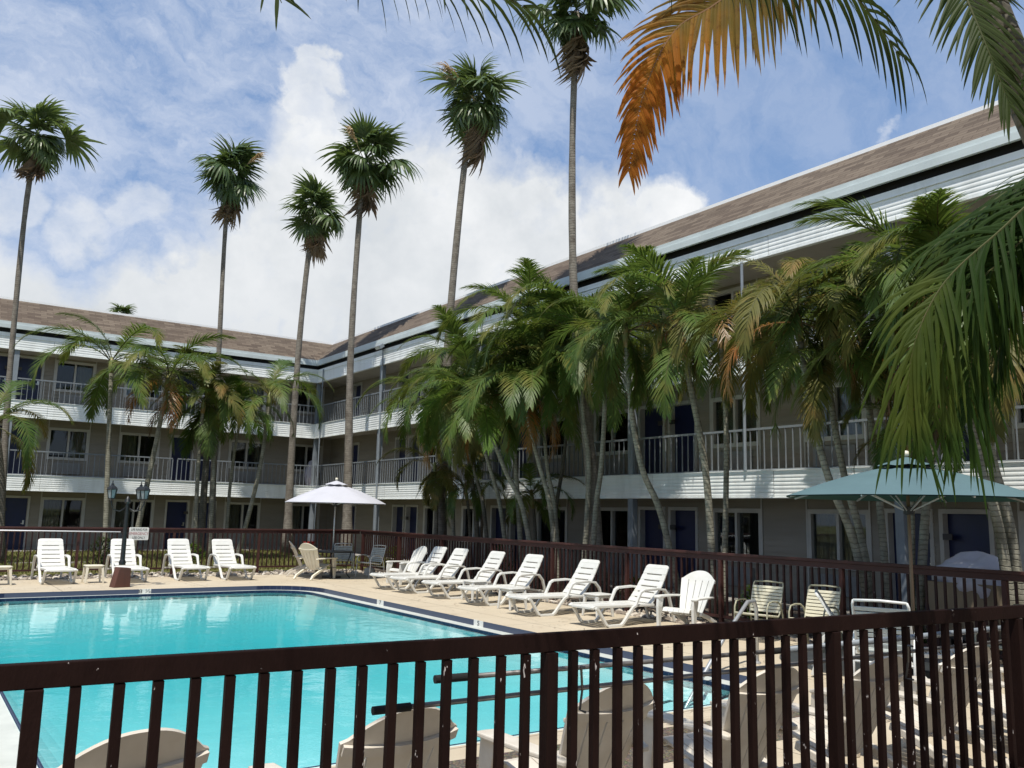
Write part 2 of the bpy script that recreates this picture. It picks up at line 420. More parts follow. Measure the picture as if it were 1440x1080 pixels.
    tc = N.new('ShaderNodeTexCoord'); sx = N.new('ShaderNodeSeparateXYZ'); L.new(tc.outputs['Object'], sx.inputs[0])
    L.new(mixc(N, L, noise(N, L, 2, 3), (.36, .30, .19), (.46, .40, .28)), B.inputs['Base Color']); B.inputs['Roughness'].default_value = .9; MT['curtain'] = m
    MT['curtain_white'] = mat('curtain_white', (.55, .58, .60), .9, (.45, .48, .5), 2)


ground_mats()
# ---------------------------------------------------------------- ground, deck, pool
def rrect(x0, y0, x1, y1, r, n=10):
    out = []
    for cx, cy, a0, rr in ((x1, y0, -90, r[0]), (x1, y1, 0, r[1]), (x0, y1, 90, r[2]), (x0, y0, 180, r[3])):
        sx = -1 if cx == x1 else 1; sy = 1 if cy == y0 else -1
        for k in range(n + 1):
            a = R(a0 + 90 * k / n); out.append((cx + sx * rr + rr * math.cos(a), cy + sy * rr + rr * math.sin(a)))
    return out


def sheet_with_hole(name, outer, hole, z, m, kind='structure'):
    bm = bmesh.new(); es = []
    for lp in ([outer] if hole is None else [outer, hole]):
        vs = [bm.verts.new((x, y, z)) for x, y in lp]
        es += [bm.edges.new((vs[i], vs[(i + 1) % len(vs)])) for i in range(len(vs))]
    bmesh.ops.triangle_fill(bm, edges=es, use_beauty=True, normal=(0, 0, 1))
    me = bpy.data.meshes.new(name); bm.to_mesh(me); bm.free(); me.materials.append(m)
    o = bpy.data.objects.new(name, me); COL.objects.link(o)
    return tag(o, kind=kind)


PX0, PX1, PY0, PY1 = .74, 8.5, 6.15, 20.95
RAD = (.5, 1.25, 1.25, .5)
edge = rrect(PX0, PY0, PX1, PY1, RAD)
FX, FY = 11.9, 25.1          # fence lines of the pool yard
sheet_with_hole('ground', [(-300, -300), (300, -300), (300, 300), (-300, 300)], [(-14.5, -7.5), (12.5, -7.5), (12.5, 25.9), (-14.5, 25.9)], -.02, MT['lawn'])
sheet_with_hole('pool_deck', [(-14, -7), (11.55, -7), (11.55, 24.35), (-14, 24.35)], edge, 0, MT['deck'])
g = MB()
for a, b in (((-14.5, 24.35), (12.5, 25.9)), ((11.55, -7.5), (12.5, 24.35)), ((-14.5, -7.5), (-14, 24.35)), ((-14, -7.5), (11.55, -7))):
    g.box((a[0], a[1], -.3), (b[0], b[1], -.035))
tag(g.build('gravel_bed', MT['bed']), kind='structure')
sheet_with_hole('aggregate_strip', [(1.5, 4.98), (9.3, 4.88), (9.3, 5.60), (1.5, 5.88)], None, .004, MT['aggregate'])
# the sheet of lawn in the courtyard between fence and building
tag(MB().box((-30, 25.9, -.3), (15.45, 37.85, .03)).build('courtyard_lawn', MT['lawn']), kind='structure')
tag(MB().box((12.5, -12, -.3), (15.45, 25.9, .03)).build('planting_bed', MT['bed']), kind='structure')
tag(MB().box((15.45, -12, -.3), (17.0, 39.35, .05)).box((-30, 37.85, -.3), (15.45, 39.35, .05)).build('walkway', MT['slab']), kind='structure')

pool = empty('swimming_pool', 'large turquoise swimming pool with navy tile edge and rounded corners', 'pool', (4.7, 13.5, 0))
inner = rrect(PX0 + .3, PY0 + .3, PX1 - .3, PY1 - .3, (.3, 1.0, 1.0, .3))
n = len(edge)
tb = MB().add([(x, y, 0) for x, y in edge] + [(x, y, -.1) for x, y in edge], [(i, (i + 1) % n, (i + 1) % n + n, i + n) for i in range(n)])
tb.build('tile_band', MT['navy_tile'], pool, world=True, fix=False)
MB().add([(x, y, -.1) for x, y in edge] + [(x, y, -.085) for x, y in inner] + [(x, y, -.14) for x, y in inner],
         [(i, (i + 1) % n, (i + 1) % n + n, i + n) for i in range(n)] + [(i + n, (i + 1) % n + n, (i + 1) % n + 2 * n, i + 2 * n) for i in range(n)]).build('gutter_ledge', MT['ledge'], pool, world=True)


def depth(y): return -.60 - max(0, (y - 6)) * .045


lp_ = MB(); in2 = rrect(PX0 + .335, PY0 + .335, PX1 - .335, PY1 - .335, (.3, 1.0, 1.0, .3))
lp_.add([(x, y, -.081) for x, y in inner] + [(x, y, -.081) for x, y in in2] + [(x, y, -.14) for x, y in in2], [(i, (i + 1) % n, (i + 1) % n + n, i + n) for i in range(n)] + [(i + n, (i + 1) % n + n, (i + 1) % n + 2 * n, i + 2 * n) for i in range(n)]).build('lip_tile', MT['navy_tile'], pool, world=True)
bs = MB()
bs.add([(x, y, -.08) for x, y in inner] + [(x, y, -.2) for x, y in inner], [(i, (i + 1) % n, (i + 1) % n + n, i + n) for i in range(n)])
cx_, cy_ = 4.7, 13.5
prev = None
for k in range(1, 25):
    f = 1 - k / 24.0
    cur = [(cx_ + (x - cx_) * f, cy_ + (y - cy_) * f) for x, y in inner]
    a = prev or [(x, y, -.2) for x, y in inner]
    cur = [(x, y, -.2 + (depth(y) + .2) * (1 - f ** 9)) for x, y in cur]
    bs.add(a + cur, [(i, (i + 1) % n, (i + 1) % n + n, i + n) for i in range(n)])
    prev = cur
bs.build('basin', MT['plaster'], pool, world=True, smooth='all')
for k, (r_, z_) in enumerate(((1.45, -.38), (1.05, -.29), (.65, -.20))):
    st = MB(); ar = []
    c = (PX1 - .3, PY0 + .3)
    arc = [(c[0] - r_ * math.cos(R(90 * i / 16)), c[1] + r_ * math.sin(R(90 * i / 16))) for i in range(17)]
    st.add([(c[0], c[1], z_)] + [(x, y, z_) for x, y in arc] + [(x, y, -.7) for x, y in arc], [(0, i + 1, i) if False else (0, i, i + 1) for i in range(1, 17)] + [(i, i + 1, i + 18, i + 17) for i in range(1, 17)])
    so = st.build('pool_step', MT['plaster'], pool, world=True, fix=True)
    tl = MB(); r2 = r_ - .07
    arc2 = [(c[0] - r2 * math.cos(R(90 * i / 16)), c[1] + r2 * math.sin(R(90 * i / 16))) for i in range(17)]
    tl.add([(x, y, z_ + .006) for x, y in arc] + [(x, y, z_ + .006) for x, y in arc2], [(i, i + 1, i + 18, i + 17) for i in range(16)])
    tl.build('step_edge_tile', MT['step_tile'], so, world=True)
wo = rrect(PX0 + .31, PY0 + .31, PX1 - .31, PY1 - .31, (.3, 1.0, 1.0, .3)); nw = len(wo)
tag(MB().add([(x, y, -.105) for x, y in wo] + [(x, y, -2.2) for x, y in wo], [tuple(range(nw)), tuple(range(2 * nw - 1, nw - 1, -1))] + [(i, i + nw, (i + 1) % nw + nw, (i + 1) % nw) for i in range(nw)]).build('water', MT['water']), kind='structure')
tag(MB().box((-12, 30.2, -.1), (5.6, 30.42, .07)).build('path', MT['slab']), kind='structure')


def text_mesh(name, body, size, m, parent, mtx, ext=.001, world=True, sx=1.0):
    cu = bpy.data.curves.new(name, 'FONT'); cu.body = body; cu.size = size; cu.align_x = 'CENTER'; cu.align_y = 'CENTER'; cu.extrude = ext
    to = bpy.data.objects.new('tmp', cu); COL.objects.link(to)
    bpy.context.view_layer.update()
    me = bpy.data.meshes.new_from_object(to.evaluated_get(bpy.context.evaluated_depsgraph_get()))
    bpy.data.objects.remove(to); bpy.data.curves.remove(cu)
    me.transform(M.Diagonal((sx, 1, 1, 1))); me.transform(mtx)
    if world: me.transform(M.Translation(-root_of(parent).location))
    me.materials.clear(); me.materials.append(m); me.name = name
    o = bpy.data.objects.new(name, me); COL.objects.link(o); link_child(o, parent)
    return o


# depth markers: white tiles in the navy band with black figures
def depth_marker(p, axis, txt, wd):
    x, y = p; mk = MB()
    if axis == 'y':   # on the far wall, facing the camera
        mk.box((x - wd / 2, y - .006, -.1), (x + wd / 2, y, .003)); mt = M.Translation((x, y - .008, -.048)) @ M.Rotation(R(90), 4, 'X')
    else:
        mk.box((x - .006, y - wd / 2, -.1), (x, y + wd / 2, .003)); mt = M.Translation((x - .008, y, -.048)) @ M.Rotation(R(-90), 4, 'Z') @ M.Rotation(R(90), 4, 'X')
    o = mk.build('depth_marker', MT['sign_white'], pool, world=True)
    text_mesh('marker_figure', txt, .115, MT['ink_black'], o, mt, sx=1.5)


depth_marker((4.72, PY1 - .003), 'y', '8 ½', .26)
depth_marker((PX1 - .003, 16.75), 'x', '7', .3)
depth_marker((PX1 - .003, 12.95), 'x', '5', .3)

# ---------------------------------------------------------------- the motel: two wings round the courtyard
bld = empty('motel_building', 'three storey taupe motel with white balconies and a brown shingled roof around the pool', 'motel', (16, 38, 0))
WX, WY = 16.85, 39.2        # room walls
BX, BY = 15.4, 37.8         # balcony faces
FL = (.05, 2.86, 5.64)
RU0, LU0 = -8.0, -16.0      # far ends of the wings (outside the frame)


def wp(wing, u, d, z):
    return (WX - d, u, z) if wing == 'R' else (u, WY - d, z)


def wbox(mb, wing, u0, u1, d0, d1, z0, z1):
    if wing == 'R': mb.box((WX - d1, u0, z0), (WX - d0, u1, z1))
    else: mb.box((u0, WY - d1, z0), (u1, WY - d0, z1))
    return mb


P = 7.38
R_win = []; R_door = []
for k in range(-2, 4):
    o = -P * k
    R_win += [(10.68 + o, 12.14 + o), (13.5 + o, 14.96 + o)]
    R_door += [(15.5 + o, 16.5 + o), (16.66 + o, 17.66 + o)]
R_win = [w_ for w_ in R_win if w_[0] > RU0 + .5 and w_[1] < 35]
R_door = [d_ for d_ in R_door if d_[0] > RU0 + .5 and d_[1] < 32.6]
R_door += [(36.0, 37.0)]
PL = 7.32
L_win = []; L_door = []
for k in range(-1, 4):
    o = -PL * k
    L_win += [(4.65 + o, 6.08 + o), (7.34 + o, 8.85 + o)]
    L_door += [(9.38 + o, 10.36 + o), (10.54 + o, 11.52 + o)]
L_win = [w_ for w_ in L_win if w_[0] > LU0 + .5 and w_[1] < 13.8] + [(14.85, 16.25)]
L_door = [d_ for d_ in L_door if d_[0] > LU0 + .5 and d_[1] < 14]
WZ0, WZ1, DZ1 = .82, 2.03, 2.06
FH = (2.81, 2.78, 2.3)


def lap(mb, wing, u0, u1, z0, z1):
    """lap siding: each board a sloped strip with a shadow lip"""
    pitch = .152; z = z0
    while z < z1 - 1e-4:
        zb = min(z + pitch - ((z - .05) % pitch), z1)
        if zb - z < .004: zb = min(zb + pitch, z1)
        a = [wp(wing, u0, .032, z), wp(wing, u1, .032, z), wp(wing, u1, .004, zb), wp(wing, u0, .004, zb), wp(wing, u0, .0, z), wp(wing, u1, .0, z)]
        mb.add(a, [(0, 1, 2, 3), (4, 5, 1, 0)]); z = zb


for wing, wins, doors, ua, ub in (('R', R_win, R_door, RU0, WY), ('L', L_win, L_door, LU0, WX)):
    mb = MB()
    for fi in range(3):
        z0 = FL[fi]; zt = z0 + FH[fi]
        ops = sorted([(a, b, z0 + WZ0, z0 + WZ1) for a, b in wins] + [(a, b, z0, z0 + DZ1) for a, b in doors])
        u = ua
        for a, b, oz0, oz1 in ops:
            lap(mb, wing, u, a, z0, zt)
            if oz0 > z0: lap(mb, wing, a, b, z0, oz0)
            lap(mb, wing, a, b, oz1, zt); u = b
        lap(mb, wing, u, ub, z0, zt)
    mb.build('wall', MT['siding'], bld, world=True)
    # solid core behind the openings
    core = MB(); wbox(core, wing, ua, ub + .5, -9, -.30, -.2, 8.3); core.build('room_block', MT['room_dark'], bld, world=True)


def opening_proto(wing, kind, a, b, var=0):
    """door or window built at its first place, then copied"""
    z0 = FL[0]; w_ = b - a
    f = MB()
    if kind == 'door':
        wbox(f, wing, a + .05, b - .05, -.2, -.15, z0, z0 + DZ1 - .05)
        o = f.build('door', MT['door_blue'], bld, world=True)
        fr = MB()
        for q in ((a - .02, a + .06), (b - .06, b + .02)): wbox(fr, wing, q[0], q[1], -.22, .045, z0, z0 + DZ1 - .05)
        wbox(fr, wing, a - .02, b + .02, -.22, .045, z0 + DZ1 - .05, z0 + DZ1 + .04)
        fr.build('door_frame', MT['trim'], o, world=True)
        h = MB(); u = b - .14 if wing == 'L' else a + .14
        wbox(h, wing, u - .03, u + .03, -.15, -.14, z0 + .98, z0 + 1.14); wbox(h, wing, u - .08, u + .02, -.14, -.10, z0 + 1.0, z0 + 1.03)
        h.build('handle', MT['brass'], o, world=True)
        pl = MB(); u = (b + .3) if var == 0 else (a - .3); wbox(pl, wing, u - .09, u + .09, .02, .055, z0 + 1.5, z0 + 1.62)
        pl.build('number_plate', MT['dark_plate'], o, world=True)
    else:
        zb, zt = z0 + WZ0, z0 + WZ1
        for q in ((a - .03, a + .05), (b - .05, b + .03), ((a + b) / 2 - .035, (a + b) / 2 + .035)): wbox(f, wing, q[0], q[1], -.12, .04, zb + .06, zt - .06)
        wbox(f, wing, a - .03, b + .03, -.12, .042, zt - .06, zt + .04); wbox(f, wing, a - .03, b + .03, -.12, .06, zb - .04, zb + .06)
        o = f.build('window', MT['trim'], bld, world=True)
        gl = MB(); wbox(gl, wing, a + .03, b - .03, -.07, -.06, zb + .04, zt - .04); gl.build('pane', MT['glass'], o, world=True)
        if var:
            spans = {1: [(a + .05, a + w_ * .45)], 2: [(b - w_ * .42, b - .05)], 3: [(a + .05, b - .05)], 4: [(a + .05, a + .3), (b - .3, b - .05)], 5: [(a + .05, a + w_ * .48)]}[var]
            cu = MB()
            for s0, s1 in spans:
                nn = int((s1 - s0) / .035); vs = []; 
                for i in range(nn + 1):
                    u = s0 + (s1 - s0) * i / nn; d = -.16 + .022 * math.sin(i * 1.7) + .012 * math.sin(i * .63)
                    vs += [wp(wing, u, d, zb), wp(wing, u, d, zt)]
                cu.add(vs, [(2 * i, 2 * i + 2, 2 * i + 3, 2 * i + 1) for i in range(nn)])
            cu.build('curtain', MT['curtain_white'] if var == 5 else MT['curtain'], o, world=True)
        for q in (a - .07, b + .03): wbox(MB(), wing, q, q + .04, .03, .046, z0, z0 + 2.6).build('trim_strip', MT['trim'], o, world=True)
        ac = MB(); wbox(ac, wing, a + .2, b - .2, .0, .1, z0 + .22, z0 + .66)
        for i in range(9): wbox(ac, wing, a + .24, b - .24, .1, .112, z0 + .27 + i * .04, z0 + .285 + i * .04)
        ac.build('air_conditioner', MT['ac'], o, world=True)
    return o


for wing, wins, doors in (('R', R_win, R_door), ('L', L_win, L_door)):
    protos = {}
    allops = [('door', i, a, b) for i, (a, b) in enumerate(sorted(doors))] + [('window', i, a, b) for i, (a, b) in enumerate(sorted(wins))]
    for fi in range(3):
        for kind, i, a, b in allops:
            if kind == 'door': key = (kind, i % 2)
            else: key = (kind, {('R', 0, 12.14): 3, ('L', 2, 8.85): 5, ('L', 2, 6.08): 2, ('L', 1, 6.08): 2, ('L', 1, 8.85): 1, ('R', 1, 20.0): 1}.get((wing, fi, round(b, 2)), (i * 5 + fi * 3 + (wing == 'L')) % 5))
            off = 0
            if key not in protos:
                protos[key] = (opening_proto(wing, kind, a, b, key[1]), a); o = protos[key][0]
                base = a
            else:
                o = copy_tree(protos[key][0], bld); base = protos[key][1]
            du = a - base; dz = FL[fi] - FL[0]
            o.location = (0, du, dz) if wing == 'R' else (du, 0, dz)

# slabs, balcony fascias (corrugated metal), ceilings
for fi, zb, zt in ((1, 2.46, 2.82), (2, 5.26, 5.62)):
    s = MB(); s.box((BX + .02, RU0, zb), (WX + .3, WY + .3, zt)).box((LU0, BY + .02, zb), (BX + .02, WY + .3, zt)); s.build('floor_slab', MT['soffit'], bld, world=True)
s = MB(); s.box((BX + .02, RU0, 7.8), (WX + .3, WY + .3, 7.9)).box((LU0, BY + .02, 7.8), (BX + .02, WY + .3, 7.9)); s.build('ceiling', MT['soffit'], bld, world=True)


def corrug(wing, z0, z1, ua, ub, nr):
    """corrugated panels, ridges along the balcony, with a seam every few metres"""
    prof = []; m_ = nr * 8
    for i in range(m_ + 1):
        t = i / m_; x = abs(math.sin(t * nr * PI))
        prof.append((.009 * x ** .6 + .002, z0 + (z1 - z0) * t))
    mb = MB(); step = 3.69; u = ub
    off = WX - BX if wing == 'R' else WY - BY
    k = 0
    while u > ua:
        v = max(u - step + .008, ua); dd = rnd.uniform(-.004, .004); dz = rnd.uniform(-.006, .006)
        vs = [wp(wing, u, off + d + dd, z + dz) for d, z in prof] + [wp(wing, v, off + d + dd, z + dz) for d, z in prof]
        nn = len(prof); mb.add(vs, [(i, i + 1, i + 1 + nn, i + nn) for i in range(nn - 1)])
        u -= step; k += 1
    return mb


CR, CL = BY, BX        # the wings meet in the inner corner
for zb, zt, nr in ((2.35, 2.92, 7), (5.15, 5.78, 7), (7.76, 8.22, 5)):
    for wing, ua, ub in (('R', RU0, CR), ('L', LU0, CL)):
        corrug(wing, zb, zt, ua, ub, nr).build('balcony_fascia', MT['fascia'], bld, world=True, smooth='all')
    lip = MB(); lip.box((BX - .03, RU0, zb - .02), (BX + .1, CR + .1, zb)).box((LU0, BY - .03, zb - .02), (CL - .03, BY + .1, zb))
    lip.box((BX - .035, RU0, zt), (BX + .1, CR + .1, zt + .018)).box((LU0, BY - .035, zt), (CL - .035, BY + .1, zt + .018))
    lip.build('fascia_trim', MT['fascia'], bld, world=True)
fb_ = MB(); fb_.box((BX - .02, RU0, 8.238), (BX + .1, CR + .1, 8.37)).box((LU0, BY - .02, 8.238), (CL - .02, BY + .1, 8.37)); fb_.build('fascia_board', MT['fascia'], bld, world=True)
# columns
cols = [(BX + .12, y) for y in (31.28, 23.92, 16.53, 9.15, 1.77, -5.6)] + [(BX + .12, BY + .12)]
c0 = MB().box((cols[0][0] - .09, cols[0][1] - .09, .05), (cols[0][0] + .09, cols[0][1] + .09, 7.85)).build('column', MT['steel_grey'], bld, world=True, bevel=.01)
for x, y in cols[1:]: 
    c = copy_tree(c0, bld); c.location = (x - cols[0][0], y - cols[0][1], 0)
for x in (3.1, -4.2, -11.5):
    c = copy_tree(c0, bld); c.location = (x - cols[0][0], BY + .12 - cols[0][1], 0)
# thin pipes running up the balcony face
for x, y, z0, z1, r_ in ((-.05, 12.7, 2.94, 5.12, .035), (-.05, 12.7, 5.8, 7.75, .035), (-.06, BY - .75, .05, 8.3, .03), (-.06, 31.0, .05, 8.35, .03), (-.06, 23.7, 2.9, 8.3, .03)):
    MB().tube([(BX + x, y, z0), (BX + x, y, z1)], r_, 8).build('conduit', MT['steel_grey'], bld, world=True)


def railing(wing, u0, u1, z0):
    off = (WX - BX if wing == 'R' else WY - BY) - .08; mb = MB()
    wbox(mb, wing, u0, u1, off - .02, off + .02, z0 + .98, z0 + 1.03); wbox(mb, wing, u0, u1, off - .015, off + .015, z0 + .08, z0 + .11)
    nb = max(2, round((u1 - u0) / .19))
    for i in range(nb + 1):
        u = u0 + (u1 - u0) * i / nb; t = .02 if i in (0, nb, nb // 2) else .0095
        wbox(mb, wing, u - t, u + t, off - .0122, off + .0122, z0 + .111, z0 + .979)
    return mb.build('railing', MT['rail_paint'], bld, world=True)


rb = [RU0, -5.6, 1.77, 9.15, 16.53, 23.92, 31.28, BY + .1]; lb = [LU0, -11.5, -4.2, 3.1, 9.3, BX + .1]
for fi in (1, 2):
    for a, b in zip(rb, rb[1:]): railing('R', a + .1, b - .1, FL[fi])
    for a, b in zip(lb, lb[1:]): railing('L', a + .1, b - .1, FL[fi])
# eaves, gutter and mansard roof
ex, ey = BX - .12, BY - .12
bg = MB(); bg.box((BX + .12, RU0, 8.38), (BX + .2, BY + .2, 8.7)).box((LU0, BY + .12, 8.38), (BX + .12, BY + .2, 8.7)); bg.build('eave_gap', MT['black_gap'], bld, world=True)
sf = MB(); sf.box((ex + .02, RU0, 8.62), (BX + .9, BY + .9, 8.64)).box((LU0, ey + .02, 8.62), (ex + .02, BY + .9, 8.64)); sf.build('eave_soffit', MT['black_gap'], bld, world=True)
gt = MB()
for o_, za, zb in ((0, 8.53, 8.68), (.035, 8.68, 8.80)):
    gt.box((ex + o_ - .02, RU0, za), (ex + o_ + .06, ey + o_ + .06, zb)).box((LU0, ey + o_ - .02, za), (ex + o_ - .02, ey + o_ + .06, zb))
gt.build('gutter', MT['gutter'], bld, world=True)
RS, RZ = 1.45, 9.97
rx, ry = 15.2 + RS, 37.8 - .0 + RS
e0, e1 = ex + .02, ey + .02
mr = MB(); mr.add([(e0, RU0, 8.79), (e0, e1, 8.79), (rx, ry, RZ), (rx, RU0, RZ)], [(0, 1, 2, 3)])
ro = mr.build('roof', MT['shingle_y'], bld, world=True, fix=False)
ml = MB(); ml.add([(LU0, e1, 8.79), (e0, e1, 8.79), (rx, ry, RZ), (LU0, ry, RZ)], [(0, 1, 2, 3)])
ro2 = ml.build('roof', MT['shingle_x'], bld, world=True)
rc = MB(); rc.box((rx - .02, RU0, RZ - .03), (rx + .18, ry + .18, RZ + .07)).box((LU0, ry - .02, RZ - .03), (rx - .02, ry + .18, RZ + .07)); rc.build('ridge_cap', MT['ridge_white'], ro, world=True)
fr_ = MB(); fr_.box((rx + .18, RU0, 8.3), (WX + 9, ry + 9, RZ - .1)).box((LU0, ry + .18, 8.3), (rx + .18, ry + 9, RZ - .1)); fr_.build('flat_roof', MT['slab'], bld, world=True)
# ---------------------------------------------------------------- fences
def fence(name, label, a, b, top, m, mp, posts, pitch, near=False, group=None):
    a = V((a[0], a[1], 0)); b = V((b[0], b[1], 0)); L_ = (b - a).length; t = (b - a) / L_; ang = math.atan2(t.y, t.x)
    root = empty(name, label, 'fence', a, ang, group)
    rl = MB()
    if near: rl.box((-.02, -.022, top - .088), (L_, .022, top))
    else: rl.box((0, -.045, top - .045), (L_, .045, top)).box((0, -.02, top - .13), (L_, .02, top - .046))
    rl.build('top_rail', m, root, bevel=.004)
    MB().box((0, -.02, .12 if near else .155), (L_, .02, .2)).build('bottom_rail', m, root)
    pw = .03 if near else .032
    for p in posts:
        MB().box((p - pw, -.04 if not near else -.036, 0), (p + pw, .04 if not near else .036, top - (.09 if near else .131))).build('post', m, root, bevel=.004)
    bay = [0] + list(posts) + [L_]
    for q0, q1 in zip(bay, bay[1:]):
        n_ = max(1, round((q1 - q0) / pitch)); pb = MB()
        for i in range(1, n_):
            u = q0 + (q1 - q0) * i / n_ + rnd.uniform(-.004, .004); h = .0185 if near else .0155
            if abs(u - q0) < pw + .02 or abs(q1 - u) < pw + .02: continue
            tl = rnd.uniform(-.004, .004)
            if near:
                one = MB().add([(u + s * h + (tl if z > 1 else 0), d * h, z) for z in (.205, top - .092) for s, d in ((-1, -1), (1, -1), (1, 1), (-1, 1))],
                               [(0, 3, 2, 1), (4, 5, 6, 7), (0, 1, 5, 4), (1, 2, 6, 5), (2, 3, 7, 6), (3, 0, 4, 7)])
                one.build('picket', mp, root)
            else:
                pb.box((u - h, -h, .205), (u + h, h, top - .134))
        if not near and pb.v: pb.build('picket_panel', mp, root)
    return root


nA, nB = V((0.34, 3.57)), V((6.69, 3.04)); nt = (nB - nA).normalized()
fa = nA - nt * 2.6; fb = nA + nt * 10.4


def along(px, py):
    d = RM @ V(((px - 720) / 1205, -(py - 540) / 1205, -1)); nn = V((-nt.y, nt.x))
    k = nn.dot(V((fa.x, fa.y))) / nn.dot(V((d.x, d.y))); return (V((d.x, d.y)) * k - fa).dot(nt)


np_ = [along(45, 1000), along(772, 960), along(1172, 920), along(1430, 900)]
np_ = [np_[0] - 2.05] + np_ + [np_[3] + 2.05]
nf_ = fence('pool_fence', 'dark brown picket fence in front, its thick top rail crossing the whole foreground', fa, fb, 1.29, MT['near_paint'], MT['near_paint2'], [p for p in np_ if p > .1], .1385, True)
fence('pool_fence', 'red brown picket fence behind the row of four loungers, in front of the lawn', (-14.2, FY), (FX, FY), 1.27, MT['far_paint'], MT['far_picket'], [2.4 * k + 1.3 for k in range(10)], .135)
fence('pool_fence', 'long red brown picket fence behind the loungers, below the leaning palms on the right', (FX, FY - .12), (FX, -6.5), 1.27, MT['far_paint'], MT['far_picket'], [2.4 * k + .15 for k in range(13)], .135)

# ---------------------------------------------------------------- pool furniture
def chaise(label, loc, rz, group, pm):
    root = empty('chaise_longue', label, 'lounger', loc, rz, group)
    w_ = .31
    s = MB()           # seat slats between two stiles, dipping slightly
    for sx_ in (-1, 1): s.ribbon([(sx_ * .285, -.95, .315), (sx_ * .285, -.9, .345), (sx_ * .285, -.2, .335), (sx_ * .285, .5, .325)], .07, .045, (1, 0, 0))
    for i in range(9):
        y = -.90 + i * .154; s.box((-.25, y, .318), (.25, y + .132, .342))
    s.box((-.25, -.945, .30), (.25, -.90, .34))
    s.build('seat', pm, root, bevel=.008)
    bk = MB(); L_ = .78; tilt = R(54)
    m = M.Translation((0, .46, .345)) @ M.Rotation(tilt, 4, 'X')     # local y runs up the back
    hw = lambda y: .305 - .03 * (y / L_) ** 2
    edges_ = [0, .10, .225, .35, .475, .60, L_ - .06]
    for i, (y0, y1) in enumerate(zip(edges_, edges_[1:])):
        a0, a1 = y0 + (.011 if i else 0), y1 - (.011 if i < 5 else 0)
        c0_, c1_ = .03 * math.sin(PI * a0 / L_), .03 * math.sin(PI * a1 / L_)
        vs = [(-hw(a0), a0, -c0_ + .02), (hw(a0), a0, -c0_ + .02), (hw(a1), a1, -c1_ + .02), (-hw(a1), a1, -c1_ + .02)]
        vs = [m @ V(v) for v in vs] + [m @ V((v[0], v[1], v[2] - .03)) for v in vs]
        bk.add(vs, [(0, 1, 2, 3), (7, 6, 5, 4), (0, 4, 5, 1), (1, 5, 6, 2), (2, 6, 7, 3), (3, 7, 4, 0)])
        if i < 5:
            for sg in (-1, 1):
                ya, yb = y1 - .012, y1 + .012; cc = .03 * math.sin(PI * y1 / L_)
                x0, x1 = sorted((sg * (hw(y1) - .002), sg * (hw(y1) - .1)))
                bk.box((x0, ya, -cc - .008), (x1, yb, -cc + .018), m)
    a = L_ - .06; hh = hw(a)       # rounded head
    cap = [(-hh, 0), (hh, 0)] + [(hh - .07 + .07 * math.cos(R(q)), .02 + .06 * math.sin(R(q))) for q in range(0, 91, 18)] + [(-hh + .07 - .07 * math.sin(R(q)), .02 + .06 * math.cos(R(q))) for q in range(0, 91, 18)]
    cap = [(x, a + z) for x, z in cap]; nn = len(cap); cz = .03 * math.sin(PI * a / L_)
    bk.add([m @ V((x, y, -cz + .02)) for x, y in cap] + [m @ V((x, y, -cz - .01)) for x, y in cap], [tuple(range(nn)), tuple(range(2 * nn - 1, nn - 1, -1))] + [(i, i + nn, (i + 1) % nn + nn, (i + 1) % nn) for i in range(nn)])
    bk.build('backrest', pm, root, bevel=.006)
    for sg in (-1, 1):
        x = sg * .325
        MB().ribbon([(x, -.9, .33), (x, -.84, .30), (x, -.66, .05), (x, -.6, .02), (x, -.32, .02), (x, -.26, .06), (x, -.04, .30), (x, .02, .33)], .055, .045, (1, 0, 0)).build('side_leg', pm, root, bevel=.006)
        ar = MB().ribbon([(x, .02, .31), (x, .10, .46), (x, .15, .55), (x, .22, .585), (x, .55, .60), (x, .74, .58), (x, .85, .47), (x, .92, .25), (x, .99, .02)], [.05, .05, .06, .075, .075, .07, .06, .05, .05], .04, (1, 0, 0))
        ar.build('armrest', pm, root, bevel=.006)
    MB().bar((-.3, .9, .24), (.3, .9, .24), .04, .04).build('rear_crossbar', pm, root)
    return root


